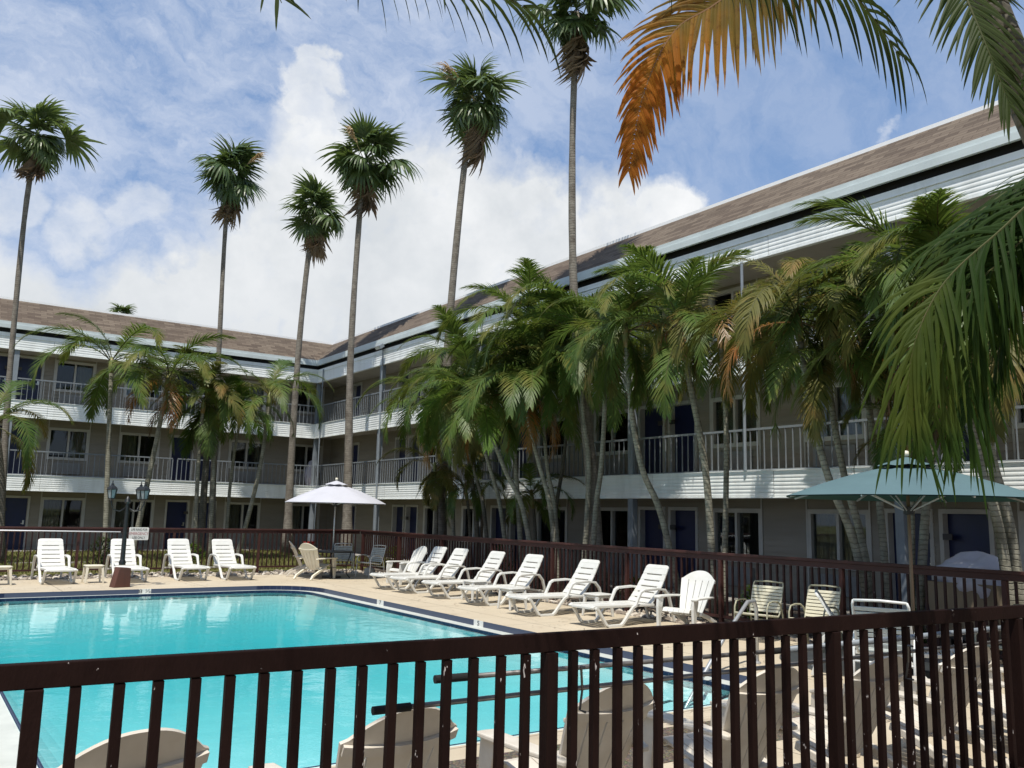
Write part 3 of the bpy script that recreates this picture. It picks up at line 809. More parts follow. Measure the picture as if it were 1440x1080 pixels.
def adirondack(label, loc, rz, group, pm, tops=0.0):
    """one piece resin chair, front along -Y"""
    root = empty('adirondack_chair', label, 'chair', loc, rz, group)
    m = M.Translation((0, .10, .25)) @ M.Rotation(R(90 - 26), 4, 'X'); H = .80
    bk = MB(); nS = 5; gap = .010
    hw = lambda v: .20 + .115 * (v / .62) ** .8 if v < .62 else .315
    top = lambda u: H - .20 * abs(u) ** 2.4
    dz = lambda u: .05 * u * u                # the shell curls forward at its sides

    def P_(u, v): return (u * hw(min(v, .62)) * (1 if v < .62 else 1 - .10 * ((v - .62) / .18) ** 2), v, dz(u))
    def slab(us, v0f, v1f, nv):
        vs = []; nu = len(us)
        for k in range(nv + 1):
            for u in us: v = v0f(u) + (v1f(u) - v0f(u)) * k / nv; vs.append(V(P_(u, v)))
        n0 = len(vs); bt = [V((p.x, p.y, p.z - .018)) for p in vs]
        fs = []
        for k in range(nv):
            for i in range(nu - 1):
                q = k * nu + i; fs += [(q, q + 1, q + nu + 1, q + nu), (n0 + q + nu, n0 + q + nu + 1, n0 + q + 1, n0 + q)]
        ring = [i for i in range(nu)] + [k * nu + nu - 1 for k in range(1, nv + 1)] + [nv * nu + i for i in range(nu - 2, -1, -1)] + [k * nu for k in range(nv - 1, 0, -1)]
        for i in range(len(ring)): a_, b_ = ring[i], ring[(i + 1) % len(ring)]; fs.append((a_, a_ + n0, b_ + n0, b_))
        bk.add([m @ p for p in vs + bt], fs)
    sl = .62
    for i in range(nS):
        u0 = -1 + 2 * i / nS + gap * 2 * (i > 0); u1 = -1 + 2 * (i + 1) / nS - gap * 2 * (i < nS - 1)
        slab([u0 + (u1 - u0) * k / 3 for k in range(4)], lambda u: .0, lambda u: sl if abs(u) < .99 else sl, 6)
    us = [-1 + 2 * k / 20 for k in range(21)]
    slab(us, lambda u: sl, lambda u: max(top(u), sl + .004), 4)
    # raised back band across the slats and ribs on the rear
    bb = [m @ V(P_(u, .60)) + m.to_3x3() @ V((0, 0, -.03)) for u in [-.98 + 1.96 * k / 14 for k in range(15)]]
    bk.ribbon(bb, .05, .02, m.to_3x3() @ V((0, 1, 0)))
    bk.build('backrest', pm, root, smooth=True, angle=35)
    st = MB(); pr_ = [(-.44, .33), (-.41, .375), (-.34, .385), (-.1, .32), (.12, .265)]
    for i in range(5):
        x0 = -.25 + i * .1; st.ribbon([(x0 + .05, y, z) for y, z in pr_], [.094, .094, .094, .092, .09], .022, (1, 0, 0))
    for (y, z) in ((-.36, .355), (0, .275)): st.box((-.25, y, z - .03), (.25, y + .05, z - .012))
    st.build('seat', pm, root, bevel=.005)
    for sg in (-1, 1):
        pts = [(sg * .345, -.47, .545), (sg * .35, -.40, .562), (sg * .335, .0, .56), (sg * .30, .22, .55), (sg * .285, .30, .54)]
        MB().ribbon(pts, [.10, .135, .13, .09, .06], .03, (1, 0, 0)).build('armrest', pm, root, bevel=.008)
        lg = MB().prism([(-.46, 0), (-.40, 0), (-.345, .36), (-.30, .50), (-.30, .548), (-.46, .548), (-.475, .40)], .045, M.Translation((sg * .325, 0, 0)) @ M.Rotation(R(90), 4, 'Z'))
        lg.build('leg', pm, root, bevel=.008)
        MB().ribbon([(sg * .285, -.12, .30), (sg * .285, .12, .235), (sg * .285, .42, .10), (sg * .285, .50, .0)], [.05, .06, .06, .05], .06, (1, 0, 0)).build('leg', pm, root, bevel=.008)
    return root


def strap_chair(label, loc, rz, group, fm, sm):
    root = empty('strap_chair', label, 'chair', loc, rz, group); w_ = .27
    fr = MB()
    for sg in (-1, 1):
        x = sg * w_
        fr.tube([(x, -.27, 0), (x, -.24, .30), (x, -.23, .52), (x, -.18, .60), (x, -.05, .62), (x, .12, .61), (x, .22, .55), (x, .28, .40), (x, .33, 0)], .013, 8)
        fr.tube([(x * .93, -.26, .42), (x * .93, .16, .37), (x * .93, .22, .42), (x * .93, .36, .84), (x * .88, .38, .88)], .013, 8)
    fr.tube([(-w_ * .88, .38, .88), (0, .385, .89), (w_ * .88, .38, .88)], .013, 8)
    fr.tube([(-w_ * .93, -.26, .42), (w_ * .93, -.26, .42)], .013, 8); fr.tube([(-w_, .29, .30), (w_, .29, .30)], .011, 8)
    fr.build('frame', fm, root, smooth='all')
    s = MB()
    for i in range(8):
        y = -.245 + i * .054; z = .425 - (y + .26) * .12; s.box((-w_ * .97, y, z + .002), (w_ * .97, y + .042, z + .014))
    s.build('seat_straps', sm, root, bevel=.004)
    b = MB(); d = V((0, .36 - .22, .84 - .42)).normalized()
    for i in range(8):
        p = V((0, .235, .45)) + d * (i * .053); b.ribbon([p + V((-w_ * .96, -.012, 0)), p + V((w_ * .96, -.012, 0))], .042, .012, d)
    b.build('back_straps', sm, root, bevel=.004)
    return root


def side_table(label, loc, rz, group, pm):
    root = empty('side_table', label, 'side table', loc, rz, group)
    MB().prism([(-.21, -.16), (-.16, -.21), (.16, -.21), (.21, -.16), (.21, .16), (.16, .21), (-.16, .21), (-.21, .16)], .03, M.Translation((0, 0, .405)) @ M.Rotation(R(90), 4, 'X')).build('table_top', pm, root, bevel=.01)
    MB().box((-.175, -.175, .345), (.175, .175, .388)).build('apron', pm, root, bevel=.006)
    for a in (-1, 1):
        for b in (-1, 1): MB().bar((a * .165, b * .165, .37), (a * .20, b * .20, 0), .06, .06, w2=.035, h2=.035).build('leg', pm, root, bevel=.006)
    return root


def umbrella(label, loc, r, zr, zt, m_top, m_un, pole, lean=0):
    root = empty('patio_umbrella', label, 'umbrella', loc, 0.2)
    n = 8; seg = 7; c = MB(); u = MB()
    def surf(mb, dz, sc, flip):
        vs = [(0, 0, zt + dz)]; fs = []
        for k in range(n * 4):
            a = 2 * PI * k / (n * 4); ph = (k % 4) / 4; sagr = 1 - .035 * math.sin(PI * ph)
            for j in range(1, seg + 1):
                t = j / seg; rr = r * t * sc * (1 - (1 - sagr) * t)
                z = zt + dz - (zt - zr) * (t ** 1.45) - .03 * math.sin(PI * ph) * math.sin(PI * t)
                vs.append((rr * math.cos(a), rr * math.sin(a), z))
        m_ = n * 4
        for k in range(m_):
            k2 = (k + 1) % m_; fs.append((0, 1 + k * seg, 1 + k2 * seg))
            for j in range(seg - 1): fs.append((1 + k * seg + j, 1 + k * seg + j + 1, 1 + k2 * seg + j + 1, 1 + k2 * seg + j))
        if flip: fs = [f[::-1] for f in fs]
        mb.add(vs, fs)
    surf(c, 0, 1, False)
    co_ = c.build('canopy', m_top, root, smooth=True, angle=25)
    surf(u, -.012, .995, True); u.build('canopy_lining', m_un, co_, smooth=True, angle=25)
    v = MB(); vs = [(0, 0, zt + .11)]; fs = []
    for k in range(n * 2):
        a = 2 * PI * k / (n * 2); rr = r * .24 * (1 if k % 2 == 0 else .93)
        vs.append((rr * math.cos(a), rr * math.sin(a), zt - .02 + (.0 if k % 2 == 0 else .02)))
    v.add(vs, [(0, 1 + k, 1 + (k + 1) % (2 * n)) for k in range(2 * n)]); v.build('vent_cap', m_top, co_)
    MB().tube([(0, 0, .05), (0, 0, zt + .11)], .022, 10).build('pole', pole, root, smooth='all')
    MB().lathe([(.0, zt + .10), (.035, zt + .12), (.045, zt + .15), (.03, zt + .18), (.0, zt + .19)], 10).build('finial', MT['cream_plastic'], root, smooth='all')
    MB().lathe([(.06, zt - .62), (.06, zt - .52)], 10).build('runner_hub', MT['dark_metal'], root)
    for k in range(n):
        a = 2 * PI * k / n; cs, sn = math.cos(a), math.sin(a)
        MB().bar((.03 * cs, .03 * sn, zt - .03), (r * .985 * cs, r * .985 * sn, zr - .015), .016, .022).build('rib', MT['alu'], root)
        MB().bar((.05 * cs, .05 * sn, zt - .57), (r * .5 * cs, r * .5 * sn, zr + (zt - zr) * .5 - .02), .012, .014).build('strut', MT['alu'], root)
    MB().lathe([(.26, 0), (.26, .05), (.06, .09), (.04, .35), (.03, .36)], 18).build('base', MT['dark_metal'], root, smooth=True)
    return root


bpy.context.view_layer.update()
WP, CP, SP = MT['white_plastic'], MT['cream_plastic'], MT['aged_plastic']
G1 = 'white loungers set out round the pool'
lx = [(3.2, 23.55, .03), (4.82, 23.5, -.02), (6.28, 23.6, .02), (7.42, 23.45, .03)]
names = ['white lounger at the far side of the pool between two cream side tables',
         'white plastic lounger directly behind the black lamp post and its brown wooden box',
         'white lounger just right of the lamp post at the far side of the pool',
         'rightmost of the four white loungers at the far side of the pool']
for (x, y, a), l in zip(lx, names): chaise(l, (x, y, 0), a, G1, WP)
ry_ = [(10.50, 19.15, .10), (10.54, 18.15, .06), (10.55, 16.72, .02), (10.62, 15.25, .05), (10.44, 13.3, .03), (10.56, 11.55, .02)]
names = ['farthest white lounger of the long row beside the pool, next to a white armchair',
         'white lounger second from the far end of the long row beside the pool',
         'white lounger third from the far end of the long row beside the pool',
         'white lounger fourth from the far end of the long row beside the pool',
         'second nearest white lounger of the long row, with side tables on both sides',
         'nearest white lounger of the long row, beside the white fan back armchair']
for (x, y, a), l in zip(ry_, names): chaise(l, (x + rnd.uniform(-.04, .04), y, 0), -PI / 2 + a + rnd.uniform(-.05, .05), G1, WP)
chaise('white lounger half hidden by the front rail, its back raised before the strap chairs', (10.02, 6.02, 0), R(35), G1, WP)
G2 = 'white side tables by the loungers'
for (x, y), l in zip([(2.05, 23.1), (3.98, 23.05), (10.35, 15.95), (10.1, 14.2), (10.9, 12.55)],
                     ['cream side table at the far left, cut by the picture edge', 'cream side table between the first and second lounger of the four at the back',
                      'white side table between the third and fourth lounger of the long row', 'white side table just left of the second nearest lounger of the long row',
                      'white side table in the long row between the two nearest loungers']):
    side_table(l, (x, y, 0), 0.02, G2, CP if y > 20 else WP)
# armchairs beside the pool
G3 = 'white fan back armchairs'
adirondack('white fan back armchair at the far end of the long row of loungers', (11.05, 20.25, 0), -PI / 2 + .05, G3, WP)
adirondack('white fan back armchair in full sun beside the nearest lounger of the long row', (10.95, 10.3, 0), -PI / 2 + .25, G3, WP)
adirondack('cream fan back armchair in front of the dark round table, sunlit', (9.42, 22.55, 0), R(118), G3, CP)
adirondack('fan back armchair shaded by the white umbrella, left of the cream one', (9.55, 23.65, 0), R(75), G3, SP)
G4 = 'fan back armchairs lined up behind the front fence'
for (x, y, a), l in zip([(.85, 4.22, .10), (2.0, 4.05, .06), (3.34, 4.05, .0), (4.56, 3.95, -.06), (5.6, 3.86, -.05), (6.72, 3.82, -.1), (7.9, 3.7, -.1)],
                        ['armchair seen from behind at the lower left, only its arched top in frame',
                         'armchair seen from behind below the lower black pole grip, water behind it',
                         'armchair seen from behind in mid foreground, its top just below the poles',
                         'armchair seen from behind with its top against the pool steps',
                         'third armchair from the right of those seen from behind the front fence',
                         'second armchair from the right of those seen from behind the front fence',
                         'rightmost armchair of those seen from behind the front fence']):
    adirondack(l, (x, y, 0), PI + a, G4, SP)
# strap chairs
G5 = 'strap chairs'
strap_chair('cream strap chair at the fence, beside the sunlit fan back armchair', (11.05, 8.95, 0), -PI / 2 + .2, G5, MT['frame_olive'], MT['strap_cream'])
strap_chair('cream strap chair at the fence behind the half hidden white lounger', (11.2, 8.05, 0), -PI / 2 + .15, G5, MT['frame_olive'], MT['strap_cream'])
_g = strap_chair('grey strap chair with its back to the camera beside the teal umbrella pole', (9.2, 5.65, 0), R(112), G5, MT['frame_white'], MT['strap_grey'])
_g.scale = (1.14, 1.14, 1.14)
strap_chair('yellowish strap chair behind the front fence at the right, under the teal umbrella', (11.0, 5.2, 0), -PI / 2 - .3, G5, MT['frame_olive'], MT['strap_cream'])
strap_chair('grey strap chair behind the far table, facing the camera under the white umbrella', (10.75, 23.65, 0), -.35, G5, MT['frame_white'], MT['strap_grey'])
strap_chair('pale strap chair right of the far table, seen from the side', (11.05, 22.55, 0), R(-72), G5, MT['frame_white'], MT['strap_grey'])
# tables
for (x, y), l, tm in (((10.0, 22.75), 'round dark metal table under the white umbrella', MT['dark_metal']),):
    t = empty('patio_table', l, 'table', (x, y, 0), .3)
    MB().lathe([(.0, .70), (.58, .70), (.60, .71), (.60, .725), (.58, .735), (.0, .735)], 32).build('table_top', tm, t, smooth=True)
    for k in range(4):
        a = PI / 4 + k * PI / 2; cs, sn = math.cos(a), math.sin(a)
        MB().tube([(.50 * cs, .50 * sn, .70), (.46 * cs, .46 * sn, .55), (.38 * cs, .38 * sn, .3), (.40 * cs, .40 * sn, .12), (.50 * cs, .50 * sn, 0)], .015, 8).build('leg', MT['dark_metal'], t, smooth='all')
    MB().tube([(.38 * math.cos(2 * PI * k / 24), .38 * math.sin(2 * PI * k / 24), .3) for k in range(25)], .009, 6).build('leg_ring', MT['dark_metal'], t)
umbrella('white patio umbrella over the far round table', (10.0, 22.75, 0), 1.42, 2.06, 2.58, MT['white_canvas'], MT['white_canvas'], MT['alu'])
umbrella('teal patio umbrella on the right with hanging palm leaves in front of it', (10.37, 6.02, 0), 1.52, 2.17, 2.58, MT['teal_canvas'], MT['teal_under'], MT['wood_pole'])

# ---------------------------------------------------------------- lamp post, sign, poles, odds and ends
lp = empty('lamp_post', 'black lamp post with three lanterns in a brown wooden box at the pool edge', 'lamp post', (4.33, 21.65, 0), .2)
MB().prism([(-.20, 0), (.17, 0), (.16, .43), (-.10, .45)], .28).build('wooden_box', MT['base_wood'], lp, bevel=.01)
pb = MB().tube([(0, 0, .5), (0, 0, 1.5), (0, 0, 1.98)], [.055, .045, .04], 10); pb.lathe([(.055, 1.90), (.075, 1.94), (.055, 1.99), (.03, 2.05), (.0, 2.08)], 12)
pb.lathe([(.07, .5), (.08, .56), (.055, .62)], 12); pb.build('pole', MT['lamp_black'], lp, smooth=True)
for k, ang in enumerate((172, 20, -35)):
    a = R(ang); c, s_ = math.cos(a), math.sin(a); r_ = .36
    arm = MB().tube([(.04 * c, .04 * s_, 1.80), (.16 * c, .16 * s_, 1.72), (.30 * c, .30 * s_, 1.76), (r_ * c, r_ * s_, 1.90), (r_ * c, r_ * s_, 1.98)], .014, 8).build('arm', MT['lamp_black'], lp, smooth='all')
    x, y = r_ * c, r_ * s_
    lan = MB()
    lan.lathe([(.02, 1.96), (.075, 2.0), (.075, 2.015), (.02, 2.02)], 6, (x, y, 0))
    lan.lathe([(.0, 2.21), (.125, 2.21), (.13, 2.225), (.10, 2.27), (.035, 2.32), (.03, 2.35), (.012, 2.37), (.012, 2.41), (.0, 2.43)], 6, (x, y, 0))
    for q in range(6):
        b = q * PI / 3; lan.bar((x + .073 * math.cos(b), y + .073 * math.sin(b), 2.01), (x + .112 * math.cos(b), y + .112 * math.sin(b), 2.215), .012, .012)
    lo_ = lan.build('lantern', MT['lamp_black'], lp)
    MB().lathe([(.066, 2.018), (.104, 2.205)], 6, (x, y, 0)).build('lantern_glass', MT['frosted'], lo_)
    MB().lathe([(.0, 2.03), (.03, 2.05), (.035, 2.10), (.02, 2.15), (.0, 2.16)], 8, (x, y, 0)).build('bulb', MT['white_plastic'], lo_, smooth='all')

sc_ = (5.36, FY - .06)
sg = empty('safety_sign', 'white sign with black and red lettering on the far fence beside the lamp post', 'sign', (sc_[0], sc_[1], 1.11))
MB().prism([(-.25, -.15), (-.23, -.17), (.23, -.17), (.25, -.15), (.25, .15), (.23, .17), (-.23, .17), (-.25, .15)], .012).build('sign_board', MT['sign_white'], sg, bevel=.002)
for tx, z, sz, mm, sx_ in (('LIFE RING FOR', .105, .088, MT['ink_black'], .72), ('EMERGENCY', .0, .105, MT['ink_red'], .82), ('USE ONLY', -.105, .088, MT['ink_black'], .8)):
    text_mesh('lettering', tx, sz, mm, sg, M.Translation((0, -.0085, z)) @ M.Rotation(R(90), 4, 'X'), world=False, sx=sx_)


def long_pole(label, a, b, r, m, cap=True, cat='pole'):
    root = empty('pool_pole', label, cat, a)
    a = V(a); b = V(b) - a; t = b.normalized()
    MB().tube([(0, 0, 0), b], r, 10).build('shaft', m, root, smooth='all')
    if cap:
        MB().tube([-t * .02, t * .16], r * 1.55, 12).build('grip', MT['foam'], root, smooth=True)
        if cap == 2: MB().tube([b - t * .14, b + t * .02], r * 1.5, 12).build('grip', MT['foam'], root, smooth=True)
    return root


nrm = V((-nt.y, nt.x))
def bf(px, py, off=.12):
    u = along(px, py); p = fa + nt * u + nrm * off; d = RM @ V(((px - 720) / 1205, -(py - 540) / 1205, -1))
    k = (nrm.dot(p)) / nrm.dot(V((d.x, d.y))); return V((0, 0, EYE)) + d * k
long_pole('upper grey pole on the front fence, a black foam grip at each end', bf(617, 955), bf(1101, 914.5), .0125, MT['pole_grey'], 2)
long_pole('lowest long dark pole on the front fence with one black foam grip', bf(530, 999), bf(1462, 896), .0125, MT['pole_grey'])
long_pole('plain light grey pole hung on the right part of the front fence', bf(1104, 914, .15), bf(1470, 877, .15), .019, MT['steel_grey'], 0)
for px, py in ((757, 968), (1165, 925), (1425, 896)):
    p = bf(px, py, .12); q = bf(px, py - 36, .03); MB().tube([V((q.x, q.y, 1.19)), (q.x + nrm.x * .03, q.y + nrm.y * .03, 1.19), (p.x + nrm.x * .03, p.y + nrm.y * .03, p.z + .06), (p.x + nrm.x * .05, p.y + nrm.y * .05, p.z - .03), (p.x, p.y, p.z - .03)], .006, 6).build('pole_hook', MT['dark_metal'], nf_, world=True)
long_pole('long white pole lying along the far fence, ending at the sign', (0.2, FY - .14, 1.19), (4.88, FY - .14, 1.155), .016, MT['ridge_white'], 0)
# grab rail running down into the water
gr = empty('grab_rail', 'grey metal handrail sloping from the deck down into the pool steps', 'handrail', (9.3, 7.2, 0))
MB().tube([(9.35, 7.6, 0), (9.35, 7.6, .70), (9.28, 7.57, .80), (9.12, 7.55, .80), (8.6, 7.45, .45), (7.75, 7.25, -.18), (7.35, 7.15, -.5)], .024, 10).build('rail_tube', MT['alu'], gr, world=True, smooth='all')
MB().lathe([(.05, 0), (.05, .02), (.03, .03)], 12, (9.35, 7.6, .0)).build('flange', MT['alu'], gr, world=True)
# bucket behind the strap chair
bk_ = empty('bucket', 'white upturned bucket on the ground by the fence beside the pale strap chair', 'bucket', (11.45, 23.35, 0))
MB().lathe([(.17, 0), (.17, .06), (.165, .07), (.155, .16), (.12, .21), (.0, .22)], 20).build('bucket_body', WP, bk_, smooth=True)
MB().tube([(.165 * math.cos(R(a)), .03 - .02, .07 + .17 * math.sin(R(a))) for a in range(0, 181, 15)], .006, 6).build('handle', MT['alu'], bk_)
# laundry cart with linen beyond the fence
cx0, cy0 = 13.0, 6.55
ct = empty('laundry_cart', 'tan laundry cart standing behind the fence at the right', 'cart', (cx0, cy0, .0), .1)
MB().add([(-.36, -.5, .3), (.36, -.5, .3), (.36, .5, .3), (-.36, .5, .3), (-.42, -.56, 1.02), (.42, -.56, 1.02), (.42, .56, 1.02), (-.42, .56, 1.02)], [(0, 3, 2, 1), (0, 1, 5, 4), (1, 2, 6, 5), (2, 3, 7, 6), (3, 0, 4, 7)]).build('bin', MT['tan_bin'], ct)
MB().box((-.4, -.54, .22), (.4, .54, .295)).build('chassis', MT['dark_metal'], ct)
for a in (-1, 1):
    for b in (-1, 1): MB().tube([(a * .3 - .02, b * .42, .11), (a * .3 + .02, b * .42, .11)], .11, 14).build('wheel', MT['dark_metal'], ct, smooth=True)


def heap(name, label, cat, loc, rx_, ry2, rz_, seed, m, drape=0):
    import mathutils
    bm = bmesh.new(); bmesh.ops.create_icosphere(bm, subdivisions=4, radius=1)
    for v in bm.verts:
        p = v.co.copy(); n1 = mathutils.noise.noise(p * 1.6 + V((seed, 0, 0))); n2 = mathutils.noise.noise(p * 5 + V((0, seed, 0)))
        rid = abs(mathutils.noise.noise(V((p.x * 4, p.y * 4, p.z * 1.5)) + V((seed, seed, 0))))
        k = 1 + .22 * n1 + .07 * n2 - .12 * rid
        z = p.z * rz_ * k
        if drape and p.z < .1: z = min(p.z, 0) * drape * (1 + .5 * n1); 
        v.co = V((p.x * rx_ * k, p.y * ry2 * k, z))
    me = bpy.data.meshes.new(name); bm.to_mesh(me); bm.free(); me.materials.append(m); me.polygons.foreach_set('use_smooth', [True] * len(me.polygons))
    o = bpy.data.objects.new(name, me); COL.objects.link(o); o.location = loc
    return tag(o, label, cat)


heap('linen_heap', 'heap of pale lilac bed linen piled over the tan laundry cart', 'laundry', (cx0, cy0, 1.02), .50, .60, .42, 3, MT['linen'], .38)
heap('linen_heap', 'bundle of pale linen on the middle balcony at the inner corner of the motel', 'laundry', (15.75, 38.75, 3.62), .30, .34, .55, 8, MT['linen'], .7)
hp = empty('flower_pot', 'red pot on the walkway below the white umbrella', 'pot', (15.1, 37.0, .03))
MB().lathe([(.0, 0), (.16, 0), (.22, .36), (.25, .36), (.25, .43), (.20, .43), (.18, .38), (.0, .37)], 16).build('pot_body', MT['red_plastic'], hp, smooth=True)
vd = empty('vending_machine', 'red drinks machine on the upper left balcony, cut by the picture edge', 'vending machine', (1.55, 38.75, 2.86))
MB().box((-.45, -.4, 0), (.45, .4, 1.75)).build('cabinet', MT['red_plastic'], vd, bevel=.02)
MB().box((-.36, -.415, .55), (.1, -.40, 1.6)).build('front_panel', MT['dark_plate'], vd)
fl = empty('floodlight', 'small grey floodlight under the eave of the right wing near the inner corner', 'floodlight', (15.2, 30.9, 8.45))
MB().bar((.15, .1, -.12), (-.02, 0, -.02), .04, .04).build('bracket', MT['dark_plate'], fl)
MB().box((-.18, -.2, -.06), (.04, .2, .10), M.Rotation(R(-35), 4, 'Y')).build('lamp_housing', MT['steel_grey'], fl, bevel=.01)
MB().box((-.19, -.17, -.04), (-.181, .17, .08), M.Rotation(R(-35), 4, 'Y')).build('lens', MT['sign_white'], fl)

# ---------------------------------------------------------------- river stones and grass (nobody could count them)
def scatter_stones(boxes, n_):
    mb = MB(); base = [(0, 0, 1), (.9, 0, .45), (.28, .85, .45), (-.72, .53, .45), (-.72, -.53, .45), (.28, -.85, .45), (.95, .3, -.3), (-.2, 1, -.3), (-1, .1, -.3), (-.4, -.9, -.3), (.6, -.8, -.3)]
    fs = [(0, 1, 2), (0, 2, 3), (0, 3, 4), (0, 4, 5), (0, 5, 1), (1, 6, 2), (2, 6, 7), (2, 7, 3), (3, 7, 8), (3, 8, 4), (4, 8, 9), (4, 9, 5), (5, 9, 10), (5, 10, 1), (1, 10, 6)]
    for i in range(n_):
        x0, y0, x1, y1 = rnd.choice(boxes); x, y = rnd.uniform(x0, x1), rnd.uniform(y0, y1); s = rnd.uniform(.03, .085)
        a = rnd.uniform(0, 6.3); c, sn = math.cos(a), math.sin(a); sx_, sy_, sz_ = s * rnd.uniform(.8, 1.5), s * rnd.uniform(.7, 1.1), s * rnd.uniform(.5, .8)
        mb.add([(x + (p[0] * c * sx_ - p[1] * sn * sy_), y + (p[0] * sn * sx_ + p[1] * c * sy_), -.03 + sz_ * .5 + p[2] * sz_) for p in base], fs)
    return mb


def stonemat():
    m, N, L, B = newmat('river_stone_mix'); ge = N.new('ShaderNodeNewGeometry')
    L.new(ramp(N, L, ge.outputs['Random Per Island'], [(0, (.10, .08, .065)), (.4, (.27, .22, .17)), (.75, (.42, .37, .30)), (1, (.60, .55, .48))]), B.inputs['Base Color']); B.inputs['Roughness'].default_value = .75
    return m


so = scatter_stones([(-8, 24.4, 11.9, 25.8), (-8, 24.4, 11.9, 25.8), (11.6, 3, 12.4, 24.4), (11.6, 3, 12.4, 24.4), (11.6, 5, 12.2, 14)], 4200).build('river_stones', stonemat()); tag(so, kind='stuff')
gmat = leafmat('grass_blade', (.12, .15, .04), (.26, .22, .09), None, .3, .7, .2)
gb = MB()
for i in range(26000):
    x, y = rnd.uniform(-4, 15.2), 26 + 11.6 * rnd.random() ** 1.3
    h = rnd.uniform(.05, .13); a = rnd.uniform(0, 6.3); w_ = .012 + .0006 * y; lx_, ly_ = math.cos(a), math.sin(a)
    gb.v += [(x - lx_ * w_, y - ly_ * w_, .03), (x + lx_ * w_, y + ly_ * w_, .03), (x + rnd.uniform(-.05, .05), y + rnd.uniform(-.05, .05), .03 + h)]; k = len(gb.v); gb.f.append((k - 3, k - 2, k - 1))
tag(gb.build('grass', gmat), kind='stuff')
# ---------------------------------------------------------------- palms
def leaf_blade(mb, p, d0, wv0, L_, w_, droop, seg=3, fold=0.0, curl=0.0):
    """one leaflet: tapered, bending under its own weight; fold gives it a keel"""
    pts = []; dirs = []; q = V(p); d = V(d0).normalized()
    for i in range(seg + 1):
        pts.append(q.copy()); dirs.append(d.copy())
        q = q + d * (L_ / seg); d = (d + V((0, 0, -1)) * (droop / seg) + wv0 * (curl / seg)).normalized()
    k0 = len(mb.v); n_ = seg + 1
    for i in range(n_ - 1):
        t = i / seg; ww = w_ * (.55 + .45 * math.sin(PI * min(1, t * 1.2 + .1))) * (1 - .35 * t); dd = dirs[i]
        wv = (wv0 - dd * wv0.dot(dd)).normalized(); nv = wv.cross(dd)
        if fold: mb.v += [tuple(pts[i] - wv * ww / 2), tuple(pts[i] - nv * ww * fold), tuple(pts[i] + wv * ww / 2)]
        else: mb.v += [tuple(pts[i] - wv * ww / 2), tuple(pts[i] + wv * ww / 2)]
    mb.v.append(tuple(pts[-1])); c = 3 if fold else 2
    for i in range(n_ - 2):
        for j in range(c - 1): a = k0 + i * c + j; mb.f.append((a, a + 1, a + c + 1, a + c))
    a = k0 + (n_ - 2) * c
    for j in range(c - 1): mb.f.append((a + j, a + j + 1, k0 + (n_ - 1) * c))


def frond(pts, nl, Lm, w_, rn, droop=.9, beta=22, start=.14, shape=None, seg=3, fold=0.0, r0=.016, up=None, a0=68, a1=22, jit=.12, drop=0.0, sides=(-1, 1), sf=None, lj=.1):
    """feather leaf along a rachis polyline; returns (MB, index of first rachis face)"""
    pts = [V(p) for p in pts]
    dist = [0]
    for a, b in zip(pts, pts[1:]): dist.append(dist[-1] + (b - a).length)
    T = dist[-1]

    def pos(s):
        x = s * T; i = 0
        while i < len(pts) - 2 and dist[i + 1] < x: i += 1
        f = (x - dist[i]) / max(1e-6, dist[i + 1] - dist[i]); return pts[i].lerp(pts[i + 1], f), i
    def tan(s):
        a, _ = pos(max(0, s - .04)); b, _ = pos(min(1, s + .04)); return (b - a).normalized()
    mb = MB()
    for i in range(nl):
        s = start + (1 - start) * (i + .5) / nl; p, _ = pos(s); t = tan(s)
        u = V(up) if up else V((0, 0, 1))
        side = t.cross(u)
        if side.length < .15: side = t.cross(V((t.x + .01, t.y, 0)).normalized() * -1 + V((0, 0, .2)))
        side.normalize(); nr = side.cross(t).normalized()
        sh = shape(s) if shape else min(1, .45 + 2.2 * (s - start)) * (1 - .68 * max(0, (s - .45) / .55) ** 1.6)
        al = R(a0 + (a1 - a0) * s)
        for sg in sides:
            if drop and rn.random() < drop: continue
            b = R(beta + rn.uniform(-12, 12)); a_ = al + rn.uniform(-jit, jit)
            d = t * math.cos(a_) + (side * sg * math.cos(b) + nr * math.sin(b)) * math.sin(a_)
            wv = nr.cross(d)
            if wv.length < .1: wv = t.copy()
            leaf_blade(mb, p, d, wv.normalized(), Lm * sh * rn.uniform(1 - lj, 1.08) * (sf[sg] if sf else 1), w_ * (.6 + .4 * sh), droop * rn.uniform(.8, 1.25), seg, fold, rn.uniform(-.15, .15))
    k = len(mb.f)
    m_ = len(pts); mb.tube(pts, [r0 * (1 - .85 * i / (m_ - 1)) for i in range(m_)], 5)
    return mb, k


def build_frond(fr, name, ml, mr, parent=None, world=False):
    mb, k = fr; o = mb.build(name, [ml, mr], parent, world=world)
    idx = [0 if i < k else 1 for i in range(len(mb.f))]; o.data.polygons.foreach_set('material_index', idx)
    return o


FM = {}


